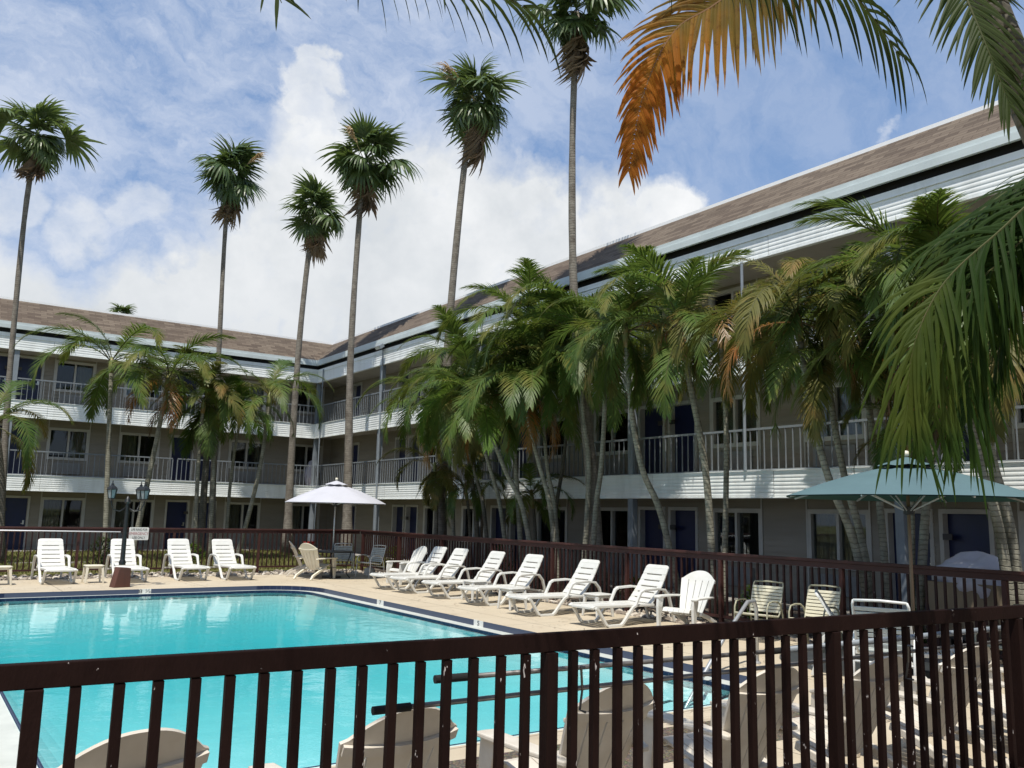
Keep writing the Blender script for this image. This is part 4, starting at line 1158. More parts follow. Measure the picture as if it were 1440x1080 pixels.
def frond_mesh(kind, e0, var):
    key = (kind, e0, var)
    if key in FM: return FM[key]
    rn = random.Random(hash((kind == 'x', e0, var)) & 0xffff)
    L_ = {78: 2.2, 55: 2.7, 32: 2.75, 8: 2.4, -22: 2.0, -55: 1.7}[e0]; bend = {78: 75, 55: 118, 32: 122, 8: 100, -22: 65, -55: 32}[e0] + rn.uniform(-20, 25)
    pts = [V((0, 0, 0))]; n_ = 14; yaw = rn.uniform(-.35, .35)
    for i in range(n_):
        s = (i + .5) / n_; e = R(e0 - bend * s ** 1.25); h = yaw * s
        pts.append(pts[-1] + V((math.cos(e) * math.cos(h), math.cos(e) * math.sin(h), math.sin(e))) * L_ / n_)
    ml = {'green': MT['leaf'], 'bright': MT['leaf_bright'], 'olive': MT['leaf_olive'], 'orange': MT['leaf_orange'], 'brown': MT['leaf_brown']}[kind]
    dr = {'green': .75, 'bright': .6, 'olive': 1.0, 'orange': 1.5, 'brown': 2.2}[kind]
    o = build_frond(frond(pts, 66 if kind not in ('orange', 'brown') else 44, .60, .039 if kind not in ('orange', 'brown') else .032, rn, dr, 8 if e0 > 0 else 2, jit=.12 if kind not in ('orange', 'brown') else .32, drop=.03 if kind in ('green', 'bright') else .12), 'frond', ml, MT['rachis_dead'] if kind in ('orange', 'brown') else MT['rachis'])
    FM[key] = o.data; bpy.data.objects.remove(o); return FM[key]


def trunk_path(px, dep):
    pts = []
    for i, q in enumerate(px):
        d = q[2] if len(q) > 2 else dep; p = at(q[0], q[1], d)
        if i == 0: p.z = 0.0
        pts.append(p)
    out = []      # Catmull-Rom smoothing
    P4 = [pts[0] * 2 - pts[1]] + pts + [pts[-1] * 2 - pts[-2]]
    for i in range(1, len(P4) - 2):
        for k in range(5):
            t = k / 5; a, b, c, d = P4[i - 1:i + 3]
            out.append(.5 * ((2 * b) + (c - a) * t + (2 * a - 5 * b + 4 * c - d) * t * t + (3 * b - a - 3 * c + d) * t ** 3))
    return out + [pts[-1]]


ELEV = [78, 55, 55, 32, 32, 55, 32, 8, 32, 55, 8, 32, -22, 8, 32, -22, 8, -55]
ELEFT = [78, 55, 55, 32, 32, 55, 8, 32, 55, 8, -22, 32]


def feather_palm(label, px, dep, r0, r1, nf, sc, mix, seed, tm='trunk_ring', shaft='crownshaft', shaft_len=.5, group='feather leaved palms round the courtyard', az0=None, elev=None, wind=0.0):
    rn = random.Random(seed); path = trunk_path(px, dep); base = path[0].copy()
    root = empty('feather_palm', label, 'palm tree', base, 0, group)
    n_ = len(path); rel = [p - base for p in path]
    rad = [r1 + (r0 - r1) * (1 - i / (n_ - 1)) ** 1.5 + (.05 * r0 / .1 if i == 0 else 0) for i in range(n_)]
    MB().tube(rel, rad, 10).build('trunk', MT[tm], root, smooth='all')
    topd = (rel[-1] - rel[-2]).normalized(); top = rel[-1]
    MB().tube([top - topd * shaft_len * .6, top - topd * shaft_len * .3, top + topd * shaft_len * .2, top + topd * shaft_len * .45], [r1 * 1.15, r1 * 1.5, r1 * 1.3, r1 * .6], 10).build('crownshaft', MT[shaft], root, smooth='all')
    el = elev or ELEV
    a = rn.uniform(0, 6.28) if az0 is None else az0
    for i in range(nf):
        e = el[i % len(el)]; f = i / max(1, nf - 1)
        kind = mix[0] if f < .66 else rn.choice(mix)
        if e > 40 and kind in ('orange', 'brown'): kind = mix[0]
        me = frond_mesh(kind, e, rn.randint(0, 1) if kind in ('green', 'bright') else 0)
        o = bpy.data.objects.new('frond', me); COL.objects.link(o); link_child(o, root)
        s = sc * rn.uniform(.88, 1.12); o.scale = (s, s, s)
        o.location = top + topd * (shaft_len * .25 * (1 - f))
        o.rotation_euler = (rn.uniform(-.18, .18), rn.uniform(-.10, .10), a); a += 2.399 + rn.uniform(-.3, .3)
    return root


def fan_leaf(rn, RB, pet, nseg, droop, spread=100):
    """fan leaf: petiole and a pleated blade split into narrow drooping tips (outward +X)"""
    mb = MB(); c = V((pet, 0, 0))
    mb.ribbon([(0, 0, 0), (pet * .5, 0, .03), (pet + .08, 0, 0)], .035, .012, (0, 1, 0))
    for i in range(nseg):
        a = R(-spread + 2 * spread * i / (nseg - 1)); d = V((math.cos(a), math.sin(a), .14 * rn.uniform(-1, 1) + .10))
        wv = V((-math.sin(a), math.cos(a), .25 * (-1) ** i)).normalized()
        leaf_blade(mb, c, d, wv, RB * (.72 + .28 * math.cos(a)) * rn.uniform(.85, 1.1), RB * .105, droop * rn.uniform(.6, 1.5), 5)
    return mb


def fan_palm(label, px, dep, r0, r1, sc, seed, skirt=6, wind=(0, 0), flower=None, nl=28, group='tall fan palms above the motel roof'):
    rn = random.Random(seed); path = trunk_path(px, dep); base = path[0].copy(); rel = [p - base for p in path]
    root = empty('fan_palm', label, 'palm tree', base, 0, group); n_ = len(rel)
    rad = [r1 + (r0 - r1) * (1 - i / (n_ - 1)) ** 2.2 + (.10 if i == 0 else .04 if i == 1 else 0) + rn.uniform(-.006, .006) for i in range(n_)]
    MB().tube(rel, rad, 12).build('trunk', MT['trunk_fan'], root, smooth='all')
    top = rel[-1]; cr = MB(); dk = MB()
    variants = [fan_leaf(random.Random(k), .98, (.62, .30, .74, .45)[k], 24, 1.1 + .45 * k) for k in range(4)]

    def put(dst, src, az, e, s, loc, roll):
        m = M.Translation(loc) @ M.Rotation(az, 4, 'Z') @ M.Rotation(-e, 4, 'Y') @ M.Rotation(roll, 4, 'X') @ M.Diagonal((s, s, s, 1))
        k = len(dst.v); dst.v += [tuple(m @ V(v)) for v in src.v]; dst.f += [tuple(i + k for i in f) for f in src.f]
    a = rn.uniform(0, 6)
    for i in range(nl):
        f = (i + .5) / nl; e = R(80 - 136 * f ** .9 + rn.uniform(-22, 22)); s = sc * (.98 + .24 * math.sin(PI * min(1, f * .9 + .12))) * rn.uniform(.66, 1.25)
        put(cr, variants[rn.randint(0, 3)], a, e, s, top + V((wind[0] * f, wind[1] * f, .30 * (1 - f))), rn.uniform(-.5, .5)); a += 2.399 + rn.uniform(-.25, .25)
    cr.build('crown', MT['leaf_fan'], root)
    for i in range(skirt):
        az = math.atan2(-.3, 1) + rn.uniform(-1.3, 1.3) if rn.random() < .8 else rn.uniform(0, 6.3)
        put(dk, fan_leaf(rn, 1.0, .3, 13, 2.2, 38), az, R(rn.uniform(-88, -74)), sc * rn.uniform(.9, 1.4), top + V((0, 0, rn.uniform(-1.0, -.2))), rn.uniform(-.5, .5))
    if skirt: dk.build('dead_skirt', MT['leaf_brown'], root)
    if flower:
        fb = MB(); d0 = V((flower[0], flower[1], .5)).normalized()
        for k in range(90):
            d = (d0 + V((rn.uniform(-.35, .35), rn.uniform(-.35, .35), rn.uniform(-.2, .3)))).normalized(); p = top + d0 * rn.uniform(.9, 1.5)
            leaf_blade(fb, p, d, d.cross(V((.1, .2, 1))).normalized(), rn.uniform(.35, .8) * flower[2], .042, 2.0, 4)
        fb.tube([top, top + d0 * 1.4], [.02, .01], 5); fb.build('flower_stalk', MT['flower'], root)
    return root


# tall fan palms: trunk read bottom to top
fan_palm('tall fan palm at the far left, its crown touching the picture edge', [(0, 760), (6, 640), (14, 520), (34, 310), (51, 196)], 29, 0.136, 0.083, 1.04, 11, 5, wind=(.12, 0))
fan_palm('tall fan palm before the left wing, tan cluster at the right of its crown', [(297, 765), (303, 600), (309, 470), (317, 320), (325, 250)], 33, 0.136, 0.083, 1.04, 12, 7, flower=(.45, -.75, .9))
fan_palm('shortest of the tall fan palms, standing left of the inner corner of the motel', [(404, 765), (410, 640), (421, 480), (435, 350), (445, 305)], 36, 0.184, 0.106, 1.03, 13, 9)
fan_palm('tall fan palm rising past the inner corner, tan flower cluster in its crown', [(488, 775), (490, 640), (494, 480), (506, 300), (514, 230)], 33, 0.204, 0.102, 1.11, 14, 8, flower=(-.65, -.5, 1.0))
fan_palm('tall fan palm in mid sky, pale spray at the left of its crown', [(618, 770), (625, 600), (634, 430), (656, 210), (672, 146)], 27.5, 0.204, 0.099, 1.04, 15, 8, flower=(-.95, -.2, 1.2))
fan_palm('tallest fan palm, its crown cut by the top edge of the picture', [(842, 780), (831, 660), (815, 520), (806, 385), (805, 200), (811, 18)], 21.2, 0.204, 0.083, 0.93, 16, 12)
fan_palm('small distant fan palm showing just above the roof of the left wing', [(168, 700), (169, 520), (170, 446)], 62, 0.136, 0.092, .82, 17, 0, nl=16)

G, B_, O, OR, BR = 'green', 'bright', 'olive', 'orange', 'brown'
# left wing
feather_palm('feather palm at the left picture edge, only its right hand fronds in frame', [(2, 770), (3, 700), (0, 640), (-6, 600)], 26, 0.101, 0.075, 12, 1.11, (G, O, O, BR), 21, 'trunk_dark', elev=ELEFT)
feather_palm('feather palm with a yellow green crownshaft and wide arching fronds, behind the lamp post', [(148, 780), (150, 700), (153, 610), (157, 512)], 28.5, 0.094, 0.068, 11, 1.23, (G, G, O), 22, az0=2.6, elev=ELEFT)
feather_palm('feather palm with a leaning trunk rising just right of the lamp post', [(186, 770), (205, 690), (222, 610), (237, 535)], 29.5, 0.101, 0.071, 12, 1.19, (G, O, OR), 23, elev=ELEFT)
feather_palm("slim feather palm, left trunk of the clump before the left wing's blue doors", [(274, 775), (277, 690), (281, 620), (286, 570)], 30.5, 0.078, 0.060, 10, 1.04, (O, G, BR), 24, elev=ELEFT)
feather_palm('thick trunked palm before the left wing with a hanging skirt of dead brown fronds', [(282, 770), (287, 690), (292, 620), (295, 565)], 31, 0.133, 0.098, 18, 1.17, (G, BR, BR, BR, O), 25, 'trunk_dark', elev=[78, 55, 32, 55, 32, 8, 32, 8, -22, 8, -55, -55, -55, -55, -55, -55])
feather_palm('slim feather palm just right of the brown skirted one in the clump', [(296, 770), (299, 690), (302, 630), (306, 585)], 30.8, 0.078, 0.056, 8, 0.94, (G, O), 26, elev=ELEFT)
feather_palm('small bright green feather palm in front of the left wing', [(317, 775), (322, 700), (329, 640), (338, 590)], 31.5, 0.066, 0.049, 9, 0.85, (B_, B_, O), 27, elev=ELEFT)
feather_palm('feather palm with a strongly bent pale trunk left of the white umbrella', [(333, 770), (352, 715), (367, 650), (374, 600), (379, 560)], 31, 0.086, 0.060, 11, 1.11, (G, O, OR), 28, elev=ELEFT)
# right wing strip
D = lambda px, X: X / (.568 + .816 * (px - 720) / 1205)
GR = 'feather leaved palms crowded along the right wing'


def rp(label, px, X, r, nf, sc, mix, seed, **k):
    dep = D(px[0][0], X); feather_palm(label, px, dep, r * .85, r * .62, nf + 5, sc * 1.08, mix, seed, group=GR, **k)


rp('feather palm at the left end of the right hand clump, fronds drooping low', [(640, 770), (636, 700), (628, 630), (618, 575)], 13.6, .08, 15, 1.0, (G, O, OR, O), 31)
rp('feather palm leaning left with a tan crownshaft in the right hand clump', [(757, 760), (735, 715), (712, 665), (690, 610), (672, 565)], 12.9, .085, 15, .95, (G, B_, O, OR), 32, shaft='crownshaft_tan', shaft_len=.6)
rp('leaning slender palm whose trunk runs just left of the tan shafted one', [(718, 765), (704, 715), (688, 655), (674, 605), (664, 560)], 13.3, .08, 13, .95, (G, O, OR), 33)
rp('palm with a dark leaning trunk low in the left of the right hand clump', [(690, 770), (680, 715), (668, 665), (655, 615), (648, 580)], 13.6, .075, 13, .8, (G, O), 34, tm='trunk_dark')
rp('palm with the darkest near upright trunk in the left of the right hand clump', [(674, 770), (669, 720), (662, 665), (657, 600), (655, 520)], 14.0, .10, 14, 1.0, (G, G, O), 35, tm='trunk_dark')
rp('palm of the clump with orange lower fronds hanging beside its pale trunk', [(788, 765), (774, 715), (760, 660), (746, 605), (738, 555)], 13.1, .08, 14, .92, (G, OR, OR, O), 36)
rp('slender palm with a slightly leaning pale trunk left of the thick fan palm trunk', [(789, 770), (780, 715), (770, 660), (764, 590), (760, 520)], 13.6, .075, 13, 1.0, (G, G, O), 37)
rp('palm of the clump with an upright new spear reaching the roof edge', [(737, 770), (728, 700), (724, 620), (730, 540), (738, 470)], 13.4, .09, 15, 1.05, (G, G, O), 38)
rp('palm whose trunk hugs the left side of the thick fan palm trunk', [(819, 775), (826, 715), (828, 650), (820, 580), (812, 470)], 13.3, .085, 14, 1.0, (G, O, G), 39)
rp('palm whose trunk crosses the right side of the thick fan palm trunk', [(830, 775), (838, 715), (845, 660), (850, 580), (850, 500)], 13.0, .085, 15, 1.0, (G, G, O, O), 40)
rp('palm with a thin dark trunk leaning right behind the clump', [(770, 770), (782, 715), (792, 650), (798, 580), (800, 460)], 14.3, .07, 13, .95, (G, O), 41, tm='trunk_dark')
rp('palm with a curved left leaning trunk and a dark hanging crown', [(960, 775), (930, 725), (905, 665), (891, 600), (884, 530), (880, 470)], 12.9, .085, 15, .88, (G, O, OR), 42, elev=[78, 55, 32, 55, 32, 8, 8, -22, 32, -22, -55, -55, 8, -22, -55])
rp('single palm with a salmon coloured crownshaft and upright bright new fronds', [(1004, 790), (996, 700), (984, 610), (970, 540), (960, 475)], 12.5, .088, 15, .95, (G, B_, OR, O), 43, shaft='crownshaft_tan', shaft_len=.75, elev=[78, 78, 78, 55, 55, 32, 55, 32, 8, 32, 8, 8, -22, 32, -55])
rp('slim palm right of the salmon shafted one, with yellow olive fronds', [(1016, 790), (1021, 690), (1021, 600), (1017, 530), (1012, 470)], 13.0, .07, 12, .82, (O, O, OR), 44, elev=[55, 55, 32, 32, 8, 55, 32, 8, -22, 8, -22, 32])
rp('left trunk of the close leaning pair behind the left edge of the teal umbrella', [(1232, 860), (1200, 760), (1168, 680), (1143, 590), (1128, 500), (1122, 455)], 12.4, .08, 14, .82, (O, G, O, OR), 45)
rp('right trunk of the close leaning pair behind the left edge of the teal umbrella', [(1235, 840), (1212, 760), (1190, 680), (1174, 600), (1166, 540), (1162, 500)], 12.7, .075, 13, .8, (G, O, OR), 46)
rp('tall palm with a dense crown under the eave of the right wing', [(1288, 860), (1300, 740), (1310, 620), (1298, 520), (1288, 425)], 12.6, .085, 16, 1.02, (G, G, O, OR), 47)
rp('left of two thick trunked palms behind the right side of the teal umbrella', [(1428, 850), (1404, 740), (1375, 640), (1350, 540), (1335, 450)], 12.4, .09, 14, .95, (G, O, BR), 48)
rp('right of two thick trunked palms behind the right side of the teal umbrella', [(1442, 850), (1420, 740), (1394, 640), (1385, 540), (1392, 430)], 12.6, .09, 14, .95, (G, O, BR), 49)
rp('young palm with a thin stem next to the teal umbrella pole', [(1280, 870), (1283, 780), (1282, 690), (1278, 610)], 12.7, .055, 9, .55, (G, B_, O), 50)
rp('dense palm behind the tall one, its crown filling the space below the eave', [(1250, 850), (1240, 740), (1228, 620), (1218, 540), (1210, 455)], 13.6, .08, 15, .98, (G, G, O), 51)

rp('young dark palm low in the clump, its crown just above the first floor edge', [(664, 790), (660, 730), (655, 690)], 13.9, .07, 8, .62, (G, O), 52, tm='trunk_dark')
rp('young palm low behind the leaning trunks of the clump, middle of three', [(756, 790), (752, 740), (748, 700)], 14.2, .07, 8, .62, (G, O), 53, tm='trunk_dark')
rp('low palm with brown hanging fronds at the left end of the clump', [(612, 790), (614, 720), (612, 660)], 13.2, .08, 9, .68, (O, OR, BR, O), 54, tm='trunk_dark', elev=[55, 32, 8, -22, -55, 32, -22, -55, 8, -55, -22, -55])
# ---------------------------------------------------------------- the palms over the camera
gn = random.Random(5)


def bez(pts, n_=16):
    pts = [V(p) for p in pts]; out = []
    P4 = [pts[0] * 2 - pts[1]] + pts + [pts[-1] * 2 - pts[-2]]
    for i in range(1, len(P4) - 2):
        for k in range(6):
            t = k / 6; a, b, c, d = P4[i - 1:i + 3]
            out.append(.5 * ((2 * b) + (c - a) * t + (2 * a - 5 * b + 4 * c - d) * t * t + (3 * b - a - 3 * c + d) * t ** 3))
    return out + [pts[-1]]


def over_palm(label, tr, r0, r1):
    path = bez(tr); base = path[0].copy(); root = empty('feather_palm', label, 'palm tree', base, 0, 'palms leaning over the front fence')
    n_ = len(path); MB().tube([p - base for p in path], [r0 + (r1 - r0) * i / (n_ - 1) for i in range(n_)], 14).build('trunk', MT['trunk_dark'], root, smooth='all')
    d = (path[-1] - path[-2]).normalized(); t = path[-1] - base
    MB().tube([t - d * .3, t, t + d * .3], [r1, r1 * 1.3, r1 * .7], 12).build('crownshaft', MT['crownshaft'], root, smooth='all')
    return root, path[-1]


def near_frond(root, pts, nl, Lm, w_, ml, mr, droop, label=None, **k):
    o = build_frond(frond(bez(pts), nl, Lm, w_, gn, droop, seg=6, fold=.18, r0=k.pop('r0', .011), **k), 'frond', ml, mr, root, world=True)
    if label: o['label'] = label
    return o


b0 = at(1790, 1080, 4.9); b0.z = 0
pn, top = over_palm('ringed palm trunk leaning in at the top right corner, its fronds hanging from above', [b0, at(1620, 560, 4.75), at(1440, 130, 4.55), at(1389, 0, 4.5), at(1352, -120, 4.45)], .115, .085)
near_frond(pn, [top, at(1270, -190, 4.4), at(1150, -110, 4.3), at(1014, 0, 4.25), at(949, 43, 4.22), at(906, 129, 4.2), at(884, 240, 4.2)], 76, .60, .031, deadfrond('dead_frond_leaf_aged', tuple(at(884, 240, 4.2)), 1.35), MT['rachis_dead'], 1.15, 'dead orange frond hanging against the sky',
           shape=lambda s: 1.0 if s < .62 else 1.0 - .75 * ((s - .62) / .38), start=.36, beta=0, a0=66, a1=32, jit=.06, up=(-HEAD.x, -HEAD.y, .25), sf={1: .8, -1: 1.0}, lj=.18)
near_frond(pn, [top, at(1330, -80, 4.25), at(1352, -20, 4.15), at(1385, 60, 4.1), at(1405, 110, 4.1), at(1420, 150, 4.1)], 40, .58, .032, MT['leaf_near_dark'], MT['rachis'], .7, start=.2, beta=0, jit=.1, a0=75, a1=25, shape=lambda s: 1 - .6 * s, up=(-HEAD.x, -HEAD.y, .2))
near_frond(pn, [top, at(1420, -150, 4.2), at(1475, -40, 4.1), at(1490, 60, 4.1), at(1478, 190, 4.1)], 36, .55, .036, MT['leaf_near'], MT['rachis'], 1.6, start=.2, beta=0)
b1 = V((-1.7, -2.3, 0))
pk, top2 = over_palm('palm out of frame, only dark frond tips hanging into the picture top', [b1, V((-1.5, -1.9, 2.2)), V((-.95, -.7, 4.4)), V((-.55, .1, 5.5))], .11, .08)
near_frond(pk, [top2, V((-.05, 1.2, 6.0)), at(480, -170, 3.3), at(570, -60, 3.25), at(640, -22, 3.2), at(700, -8, 3.2), at(745, 14, 3.2)], 48, .46, .032, MT['leaf_near_dark'], MT['rachis'], 2.0, start=.45, beta=-5, jit=.05, a0=66, a1=30, shape=lambda s: 1 - .3 * s)
near_frond(pk, [top2, V((-.45, 1.2, 6.0)), at(300, -230, 3.0), at(360, -75, 2.95), at(396, 4, 2.95)], 44, .30, .022, MT['leaf_near_dark'], MT['rachis'], .5, start=.3, beta=-5, a0=75, a1=35, jit=.2, up=(-HEAD.x, -HEAD.y, .2), shape=lambda s: 1 - .45 * s)
near_frond(pk, [top2, V((.4, 1.2, 6.2)), at(880, -240, 3.7), at(1010, -100, 3.65), at(1110, -42, 3.6), at(1190, -14, 3.6), at(1230, 28, 3.6), at(1266, 80, 3.6)], 62, .56, .030, MT['leaf_near_dark'], MT['rachis'], 2.4, 'dark frond hanging beside the orange one', start=.42, beta=-5, jit=.06, a0=78, a1=30, shape=lambda s: 1 - .45 * max(0, s - .8) / .2)
near_frond(pk, [top2, V((-1.3, .6, 6.1)), V((-2.2, 1.1, 5.8)), V((-2.9, 1.5, 5.0))], 40, .5, .034, MT['leaf_near'], MT['rachis'], 1.3, start=.2)
near_frond(pk, [top2, V((.1, -.4, 6.1)), V((.8, -.9, 5.8)), V((1.4, -1.3, 5.0))], 40, .5, .034, MT['leaf_near'], MT['rachis'], 1.3, start=.2)
b2 = at(1700, 1000, 4.3); b2.z = 0
pr, top3 = over_palm('palm at the right picture edge, large green fronds drooping before the teal umbrella', [b2, at(1690, 700, 4.2), at(1640, 420, 4.1), at(1600, 260, 4.05)], .10, .08)
NU = (-HEAD.x * .8, -HEAD.y * .8, .6)
NS = lambda s: min(1, .6 + s) * (1 - .45 * max(0, s - .6))
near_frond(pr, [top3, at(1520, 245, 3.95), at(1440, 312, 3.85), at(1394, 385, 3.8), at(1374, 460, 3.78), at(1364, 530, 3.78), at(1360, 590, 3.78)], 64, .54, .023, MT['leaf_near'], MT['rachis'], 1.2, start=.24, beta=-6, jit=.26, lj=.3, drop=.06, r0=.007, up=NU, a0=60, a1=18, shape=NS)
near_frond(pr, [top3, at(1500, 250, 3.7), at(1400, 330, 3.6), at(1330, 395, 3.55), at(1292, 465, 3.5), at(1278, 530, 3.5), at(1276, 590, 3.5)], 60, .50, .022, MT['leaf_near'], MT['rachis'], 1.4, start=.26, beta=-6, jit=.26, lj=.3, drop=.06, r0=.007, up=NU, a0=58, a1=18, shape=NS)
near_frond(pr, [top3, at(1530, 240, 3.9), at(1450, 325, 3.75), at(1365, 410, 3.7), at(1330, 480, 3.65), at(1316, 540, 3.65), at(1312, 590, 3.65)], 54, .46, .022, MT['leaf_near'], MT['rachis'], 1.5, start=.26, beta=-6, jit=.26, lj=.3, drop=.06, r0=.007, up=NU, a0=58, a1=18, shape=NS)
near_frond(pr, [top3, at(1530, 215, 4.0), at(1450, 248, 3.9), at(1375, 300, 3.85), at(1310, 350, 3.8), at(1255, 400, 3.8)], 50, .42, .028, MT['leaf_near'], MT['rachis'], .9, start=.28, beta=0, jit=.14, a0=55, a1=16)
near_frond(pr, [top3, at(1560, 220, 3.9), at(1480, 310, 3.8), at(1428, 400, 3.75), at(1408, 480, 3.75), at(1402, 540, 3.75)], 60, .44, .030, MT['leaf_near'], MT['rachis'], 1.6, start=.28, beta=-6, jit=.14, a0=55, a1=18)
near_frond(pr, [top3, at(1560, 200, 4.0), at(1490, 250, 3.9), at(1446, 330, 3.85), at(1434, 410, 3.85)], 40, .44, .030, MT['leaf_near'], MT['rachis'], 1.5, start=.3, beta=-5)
near_frond(pr, [top3, at(1640, 160, 4.1), at(1740, 240, 4.2), at(1790, 380, 4.2)], 40, .5, .036, MT['leaf_near'], MT['rachis'], 1.5, start=.2)


# ---------------------------------------------------------------- low shrubs along the fences
def shrub(label, loc, h, w_, seed, ml, cat='shrub'):
    rn = random.Random(seed); root = empty('shrub', label, cat, loc, 0, 'shrubs along the pool fence'); mb = MB(); st = MB()
    for k in range(6):
        a = rn.uniform(0, 6.3); st.tube([(0, 0, 0), (w_ * .3 * math.cos(a), w_ * .3 * math.sin(a), h * .5), (w_ * .45 * math.cos(a), w_ * .45 * math.sin(a), h * .8)], [.015, .01, .004], 5)
    for k in range(420):
        a = rn.uniform(0, 6.3); z = h * (.12 + .88 * rn.random()); rr = w_ * math.sin(PI * min(1, .15 + .8 * z / h)) * rn.random() ** .5 * .75
        p = V((rr * math.cos(a), rr * math.sin(a), z)); d = V((math.cos(a) + rn.uniform(-.5, .5), math.sin(a) + rn.uniform(-.5, .5), rn.uniform(-.1, 1.0))).normalized()
        leaf_blade(mb, p, d, d.cross(V((.2, .1, 1))).normalized(), rn.uniform(.10, .22), .05, .6, 3)
    mb.build('foliage', ml, root); st.build('stem', MT['trunk_dark'], root)


for lb, (px, X, Y), h, w_, ml in (('dark green shrub behind the far fence between the third and fourth lounger', (285, 7.1, 26.4), .8, .6, MT['leaf']),
                                  ('low dark shrub at the base of the palm behind the lamp post', (150, 4.9, 27.4), .9, .6, MT['leaf_near_dark']),
                                  ('yellow green shrub behind the fence beside the first cream strap chair', (1010, 12.4, 10.1), .65, .4, MT['leaf_bright']),
                                  ('small green shrub behind the fence left of the laundry cart', (1285, 12.5, 7.3), .55, .35, MT['leaf_bright']),
                                  ('dark shrub under the palm clump behind the long row of loungers', (700, 13.4, 19.5), 1.0, .7, MT['leaf']),
                                  ('low green shrub behind the fence between the two nearest loungers', (880, 12.6, 13.3), .6, .5, MT['leaf_olive']),
                                  ('green shrub near the fence corner behind the pale strap chair', (520, 12.9, 24.6), .75, .5, MT['leaf'])):
    shrub(lb, (X, Y, 0), h, w_, px, ml)

lt = MB()
for i in range(700):
    side_ = rnd.random()
    if side_ < .4: x, y = rnd.uniform(-3, 11.3), rnd.uniform(21.3, 24.3)
    elif side_ < .8: x, y = rnd.uniform(8.8, 11.5), rnd.uniform(4, 24)
    else: x, y = rnd.uniform(1, 9), rnd.uniform(3.6, 6.0)
    a = rnd.uniform(0, 6.3); leaf_blade(lt, (x, y, .008), (math.cos(a), math.sin(a), .12), V((-math.sin(a), math.cos(a), 0)), rnd.uniform(.03, .14), rnd.uniform(.008, .02), .25, 3)
tag(lt.build('leaf_litter', MT['leaf_brown']), kind='stuff')
# ---------------------------------------------------------------- sun, sky, clouds
SE, SH = 66, V((-.70, -.71)).normalized()
sun = bpy.data.lights.new('sun', 'SUN'); so_ = bpy.data.objects.new('sun', sun); COL.objects.link(so_)
sun.energy = 4.2; sun.angle = R(.53); sun.color = (1, .955, .87)
sv = V((SH.x * math.cos(R(SE)), SH.y * math.cos(R(SE)), math.sin(R(SE))))
so_.rotation_euler = sv.to_track_quat('Z', 'Y').to_euler(); so_.location = sv * 60
w_ = bpy.data.worlds.new('World'); S.world = w_; w_.use_nodes = True; N = w_.node_tree.nodes; L = w_.node_tree.links; BGN = N['Background']
sky = N.new('ShaderNodeTexSky'); sky.sky_type = 'NISHITA'; sky.sun_disc = False; sky.sun_elevation = R(SE); sky.sun_rotation = math.atan2(SH.x, SH.y); sky.air_density = 1.0; sky.dust_density = .6; sky.ozone_density = 1.6
tc = N.new('ShaderNodeTexCoord'); gen = tc.outputs['Generated']


def vm(op, a, b=None, s=None):
    n_ = N.new('ShaderNodeVectorMath'); n_.operation = op
    for k, v in ((0, a), (1, b)):
        if v is None: continue
        if hasattr(v, 'is_output'): L.new(v, n_.inputs[k])
        else: n_.inputs[k].default_value = v
    if s is not None: n_.inputs['Scale'].default_value = s
    return n_


def pxdir(px, py): return (RM @ V(((px - 720) / 1205, -(py - 540) / 1205, -1))).normalized()


nz = N.new('ShaderNodeTexNoise'); nz.inputs['Scale'].default_value = 7; nz.inputs['Detail'].default_value = 7; nz.inputs['Roughness'].default_value = .58; L.new(gen, nz.inputs[0])
wob = vm('SCALE', vm('SUBTRACT', nz.outputs['Color'], (.5, .5, .5)).outputs[0], None, .16).outputs[0]
wd = vm('ADD', gen, wob).outputs[0]
blobs = [(40, 540, 150, 1), (215, 500, 120, 1), (320, 430, 100, 1), (405, 300, 88, .9), (420, 235, 62, .9), (432, 172, 47, .8), (441, 122, 37, .75), (450, 82, 25, .7), (395, 200, 36, .5), (505, 215, 50, .55), (480, 330, 190, 1), (560, 250, 70, .8), (640, 400, 210, 1), (740, 330, 110, 1), (840, 380, 150, 1), (930, 310, 75, 1), (965, 290, 50, 1), (560, 560, 260, 1), (880, 480, 170, 1),
         (120, 320, 60, .5), (210, 300, 45, .4), (5, 270, 55, .5), (-150, 480, 170, 1), (-420, 350, 250, 1), (1010, 320, 30, .5), (1260, 190, 26, .35), (1700, 300, 250, .8)]
acc = None
for px, py, r_, k in blobs:
    d = vm('DISTANCE', wd, pxdir(px, py)).outputs['Value']
    v = math_(N, L, 'MULTIPLY', math_(N, L, 'SUBTRACT', 1.0, math_(N, L, 'DIVIDE', d, r_ / 1205)), 1.0)
    v = math_(N, L, 'MULTIPLY', math_(N, L, 'MINIMUM', math_(N, L, 'MULTIPLY', v, 3.0), 1.0), k)
    acc = v if acc is None else math_(N, L, 'MAXIMUM', acc, v)
fine = noise(N, L, 20, 8, .62, gen)
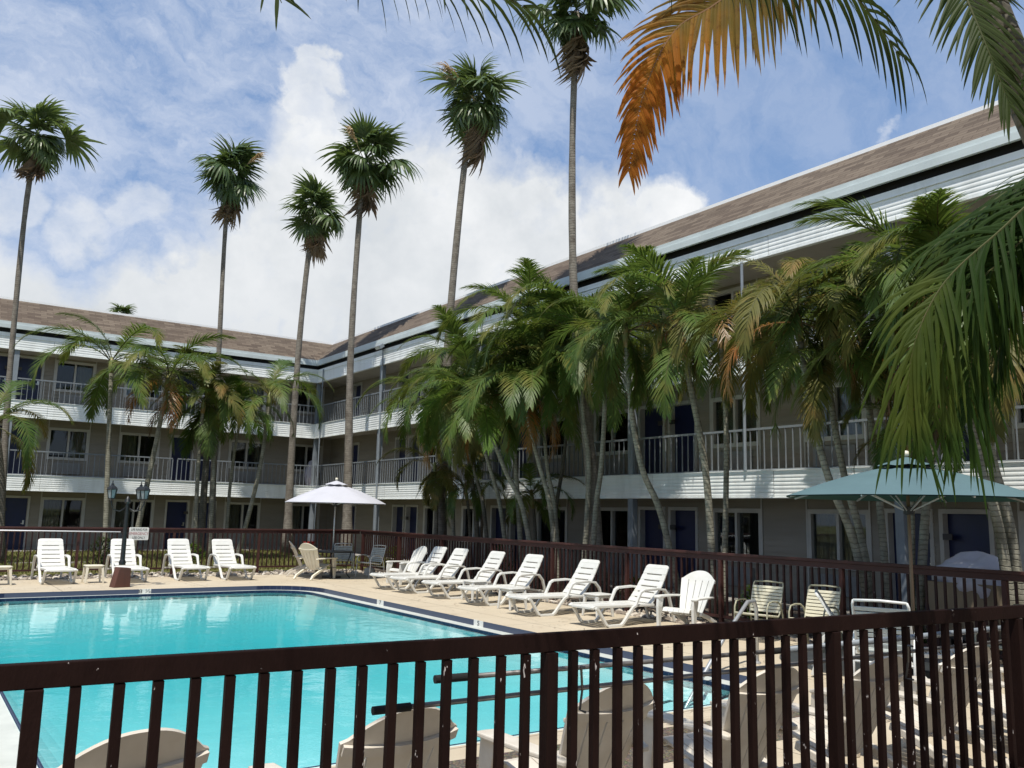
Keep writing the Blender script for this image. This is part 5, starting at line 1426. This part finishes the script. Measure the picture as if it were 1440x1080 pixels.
dens = ramp(N, L, math_(N, L, 'ADD', acc, math_(N, L, 'MULTIPLY', math_(N, L, 'SUBTRACT', fine, .5), .9)), [(.08, 0), (.95, 1)])
# general fair-weather cloud for the rest of the dome
oth = ramp(N, L, noise(N, L, 2.2, 7, .6, gen), [(.52, 0), (.70, .8)])
back = ramp(N, L, vm('DOT_PRODUCT', gen, (HEAD.x, HEAD.y, 0)).outputs['Value'], [(.0, 1), (.35, 0)])
dens = math_(N, L, 'MAXIMUM', dens, math_(N, L, 'MULTIPLY', oth, back))
# cirrus streaks
mp = N.new('ShaderNodeMapping'); mp.inputs['Rotation'].default_value = (.5, .3, .9); mp.inputs['Scale'].default_value = (2.2, 7.5, 5.0); L.new(vm('ADD', gen, vm('SCALE', wob, None, .8).outputs[0]).outputs[0], mp.inputs[0])
ci = noise(N, L, 2.3, 9, .66, mp.outputs[0])
cm = ramp(N, L, vm('DOT_PRODUCT', gen, pxdir(180, 60)).outputs['Value'], [(.80, .34), (.985, .95)])
cir = math_(N, L, 'MULTIPLY', ramp(N, L, ci, [(.36, .06), (.62, .80)]), cm)
shade = ramp(N, L, noise(N, L, 4.5, 6, .6, vm('ADD', gen, (0, 0, .06)).outputs[0]), [(.38, 0), (.58, 1)])
sz = N.new('ShaderNodeSeparateXYZ'); L.new(gen, sz.inputs[0])
low = ramp(N, L, sz.outputs[2], [(.10, .25), (.34, 1)])
cc = mixc(N, L, math_(N, L, 'MULTIPLY', math_(N, L, 'ADD', math_(N, L, 'MULTIPLY', shade, .6), .4), low), (4.3, 4.7, 5.1), (7.5, 7.6, 7.7))
tint = mixc(N, L, .6, sky.outputs[0], (1.85, 3.1, 5.6))
c = mixc(N, L, cir, tint, (5.4, 5.9, 6.9))
c = mixc(N, L, dens, c, cc)
L.new(c, BGN.inputs[0]); BGN.inputs[1].default_value = .1
S.view_settings.view_transform = 'Standard'; S.view_settings.look = 'None'; S.view_settings.exposure = .35; S.view_settings.gamma = 1
S.render.engine = 'CYCLES'
S.cycles.max_bounces = 6; S.cycles.transparent_max_bounces = 12; S.cycles.caustics_reflective = False; S.cycles.caustics_refractive = False
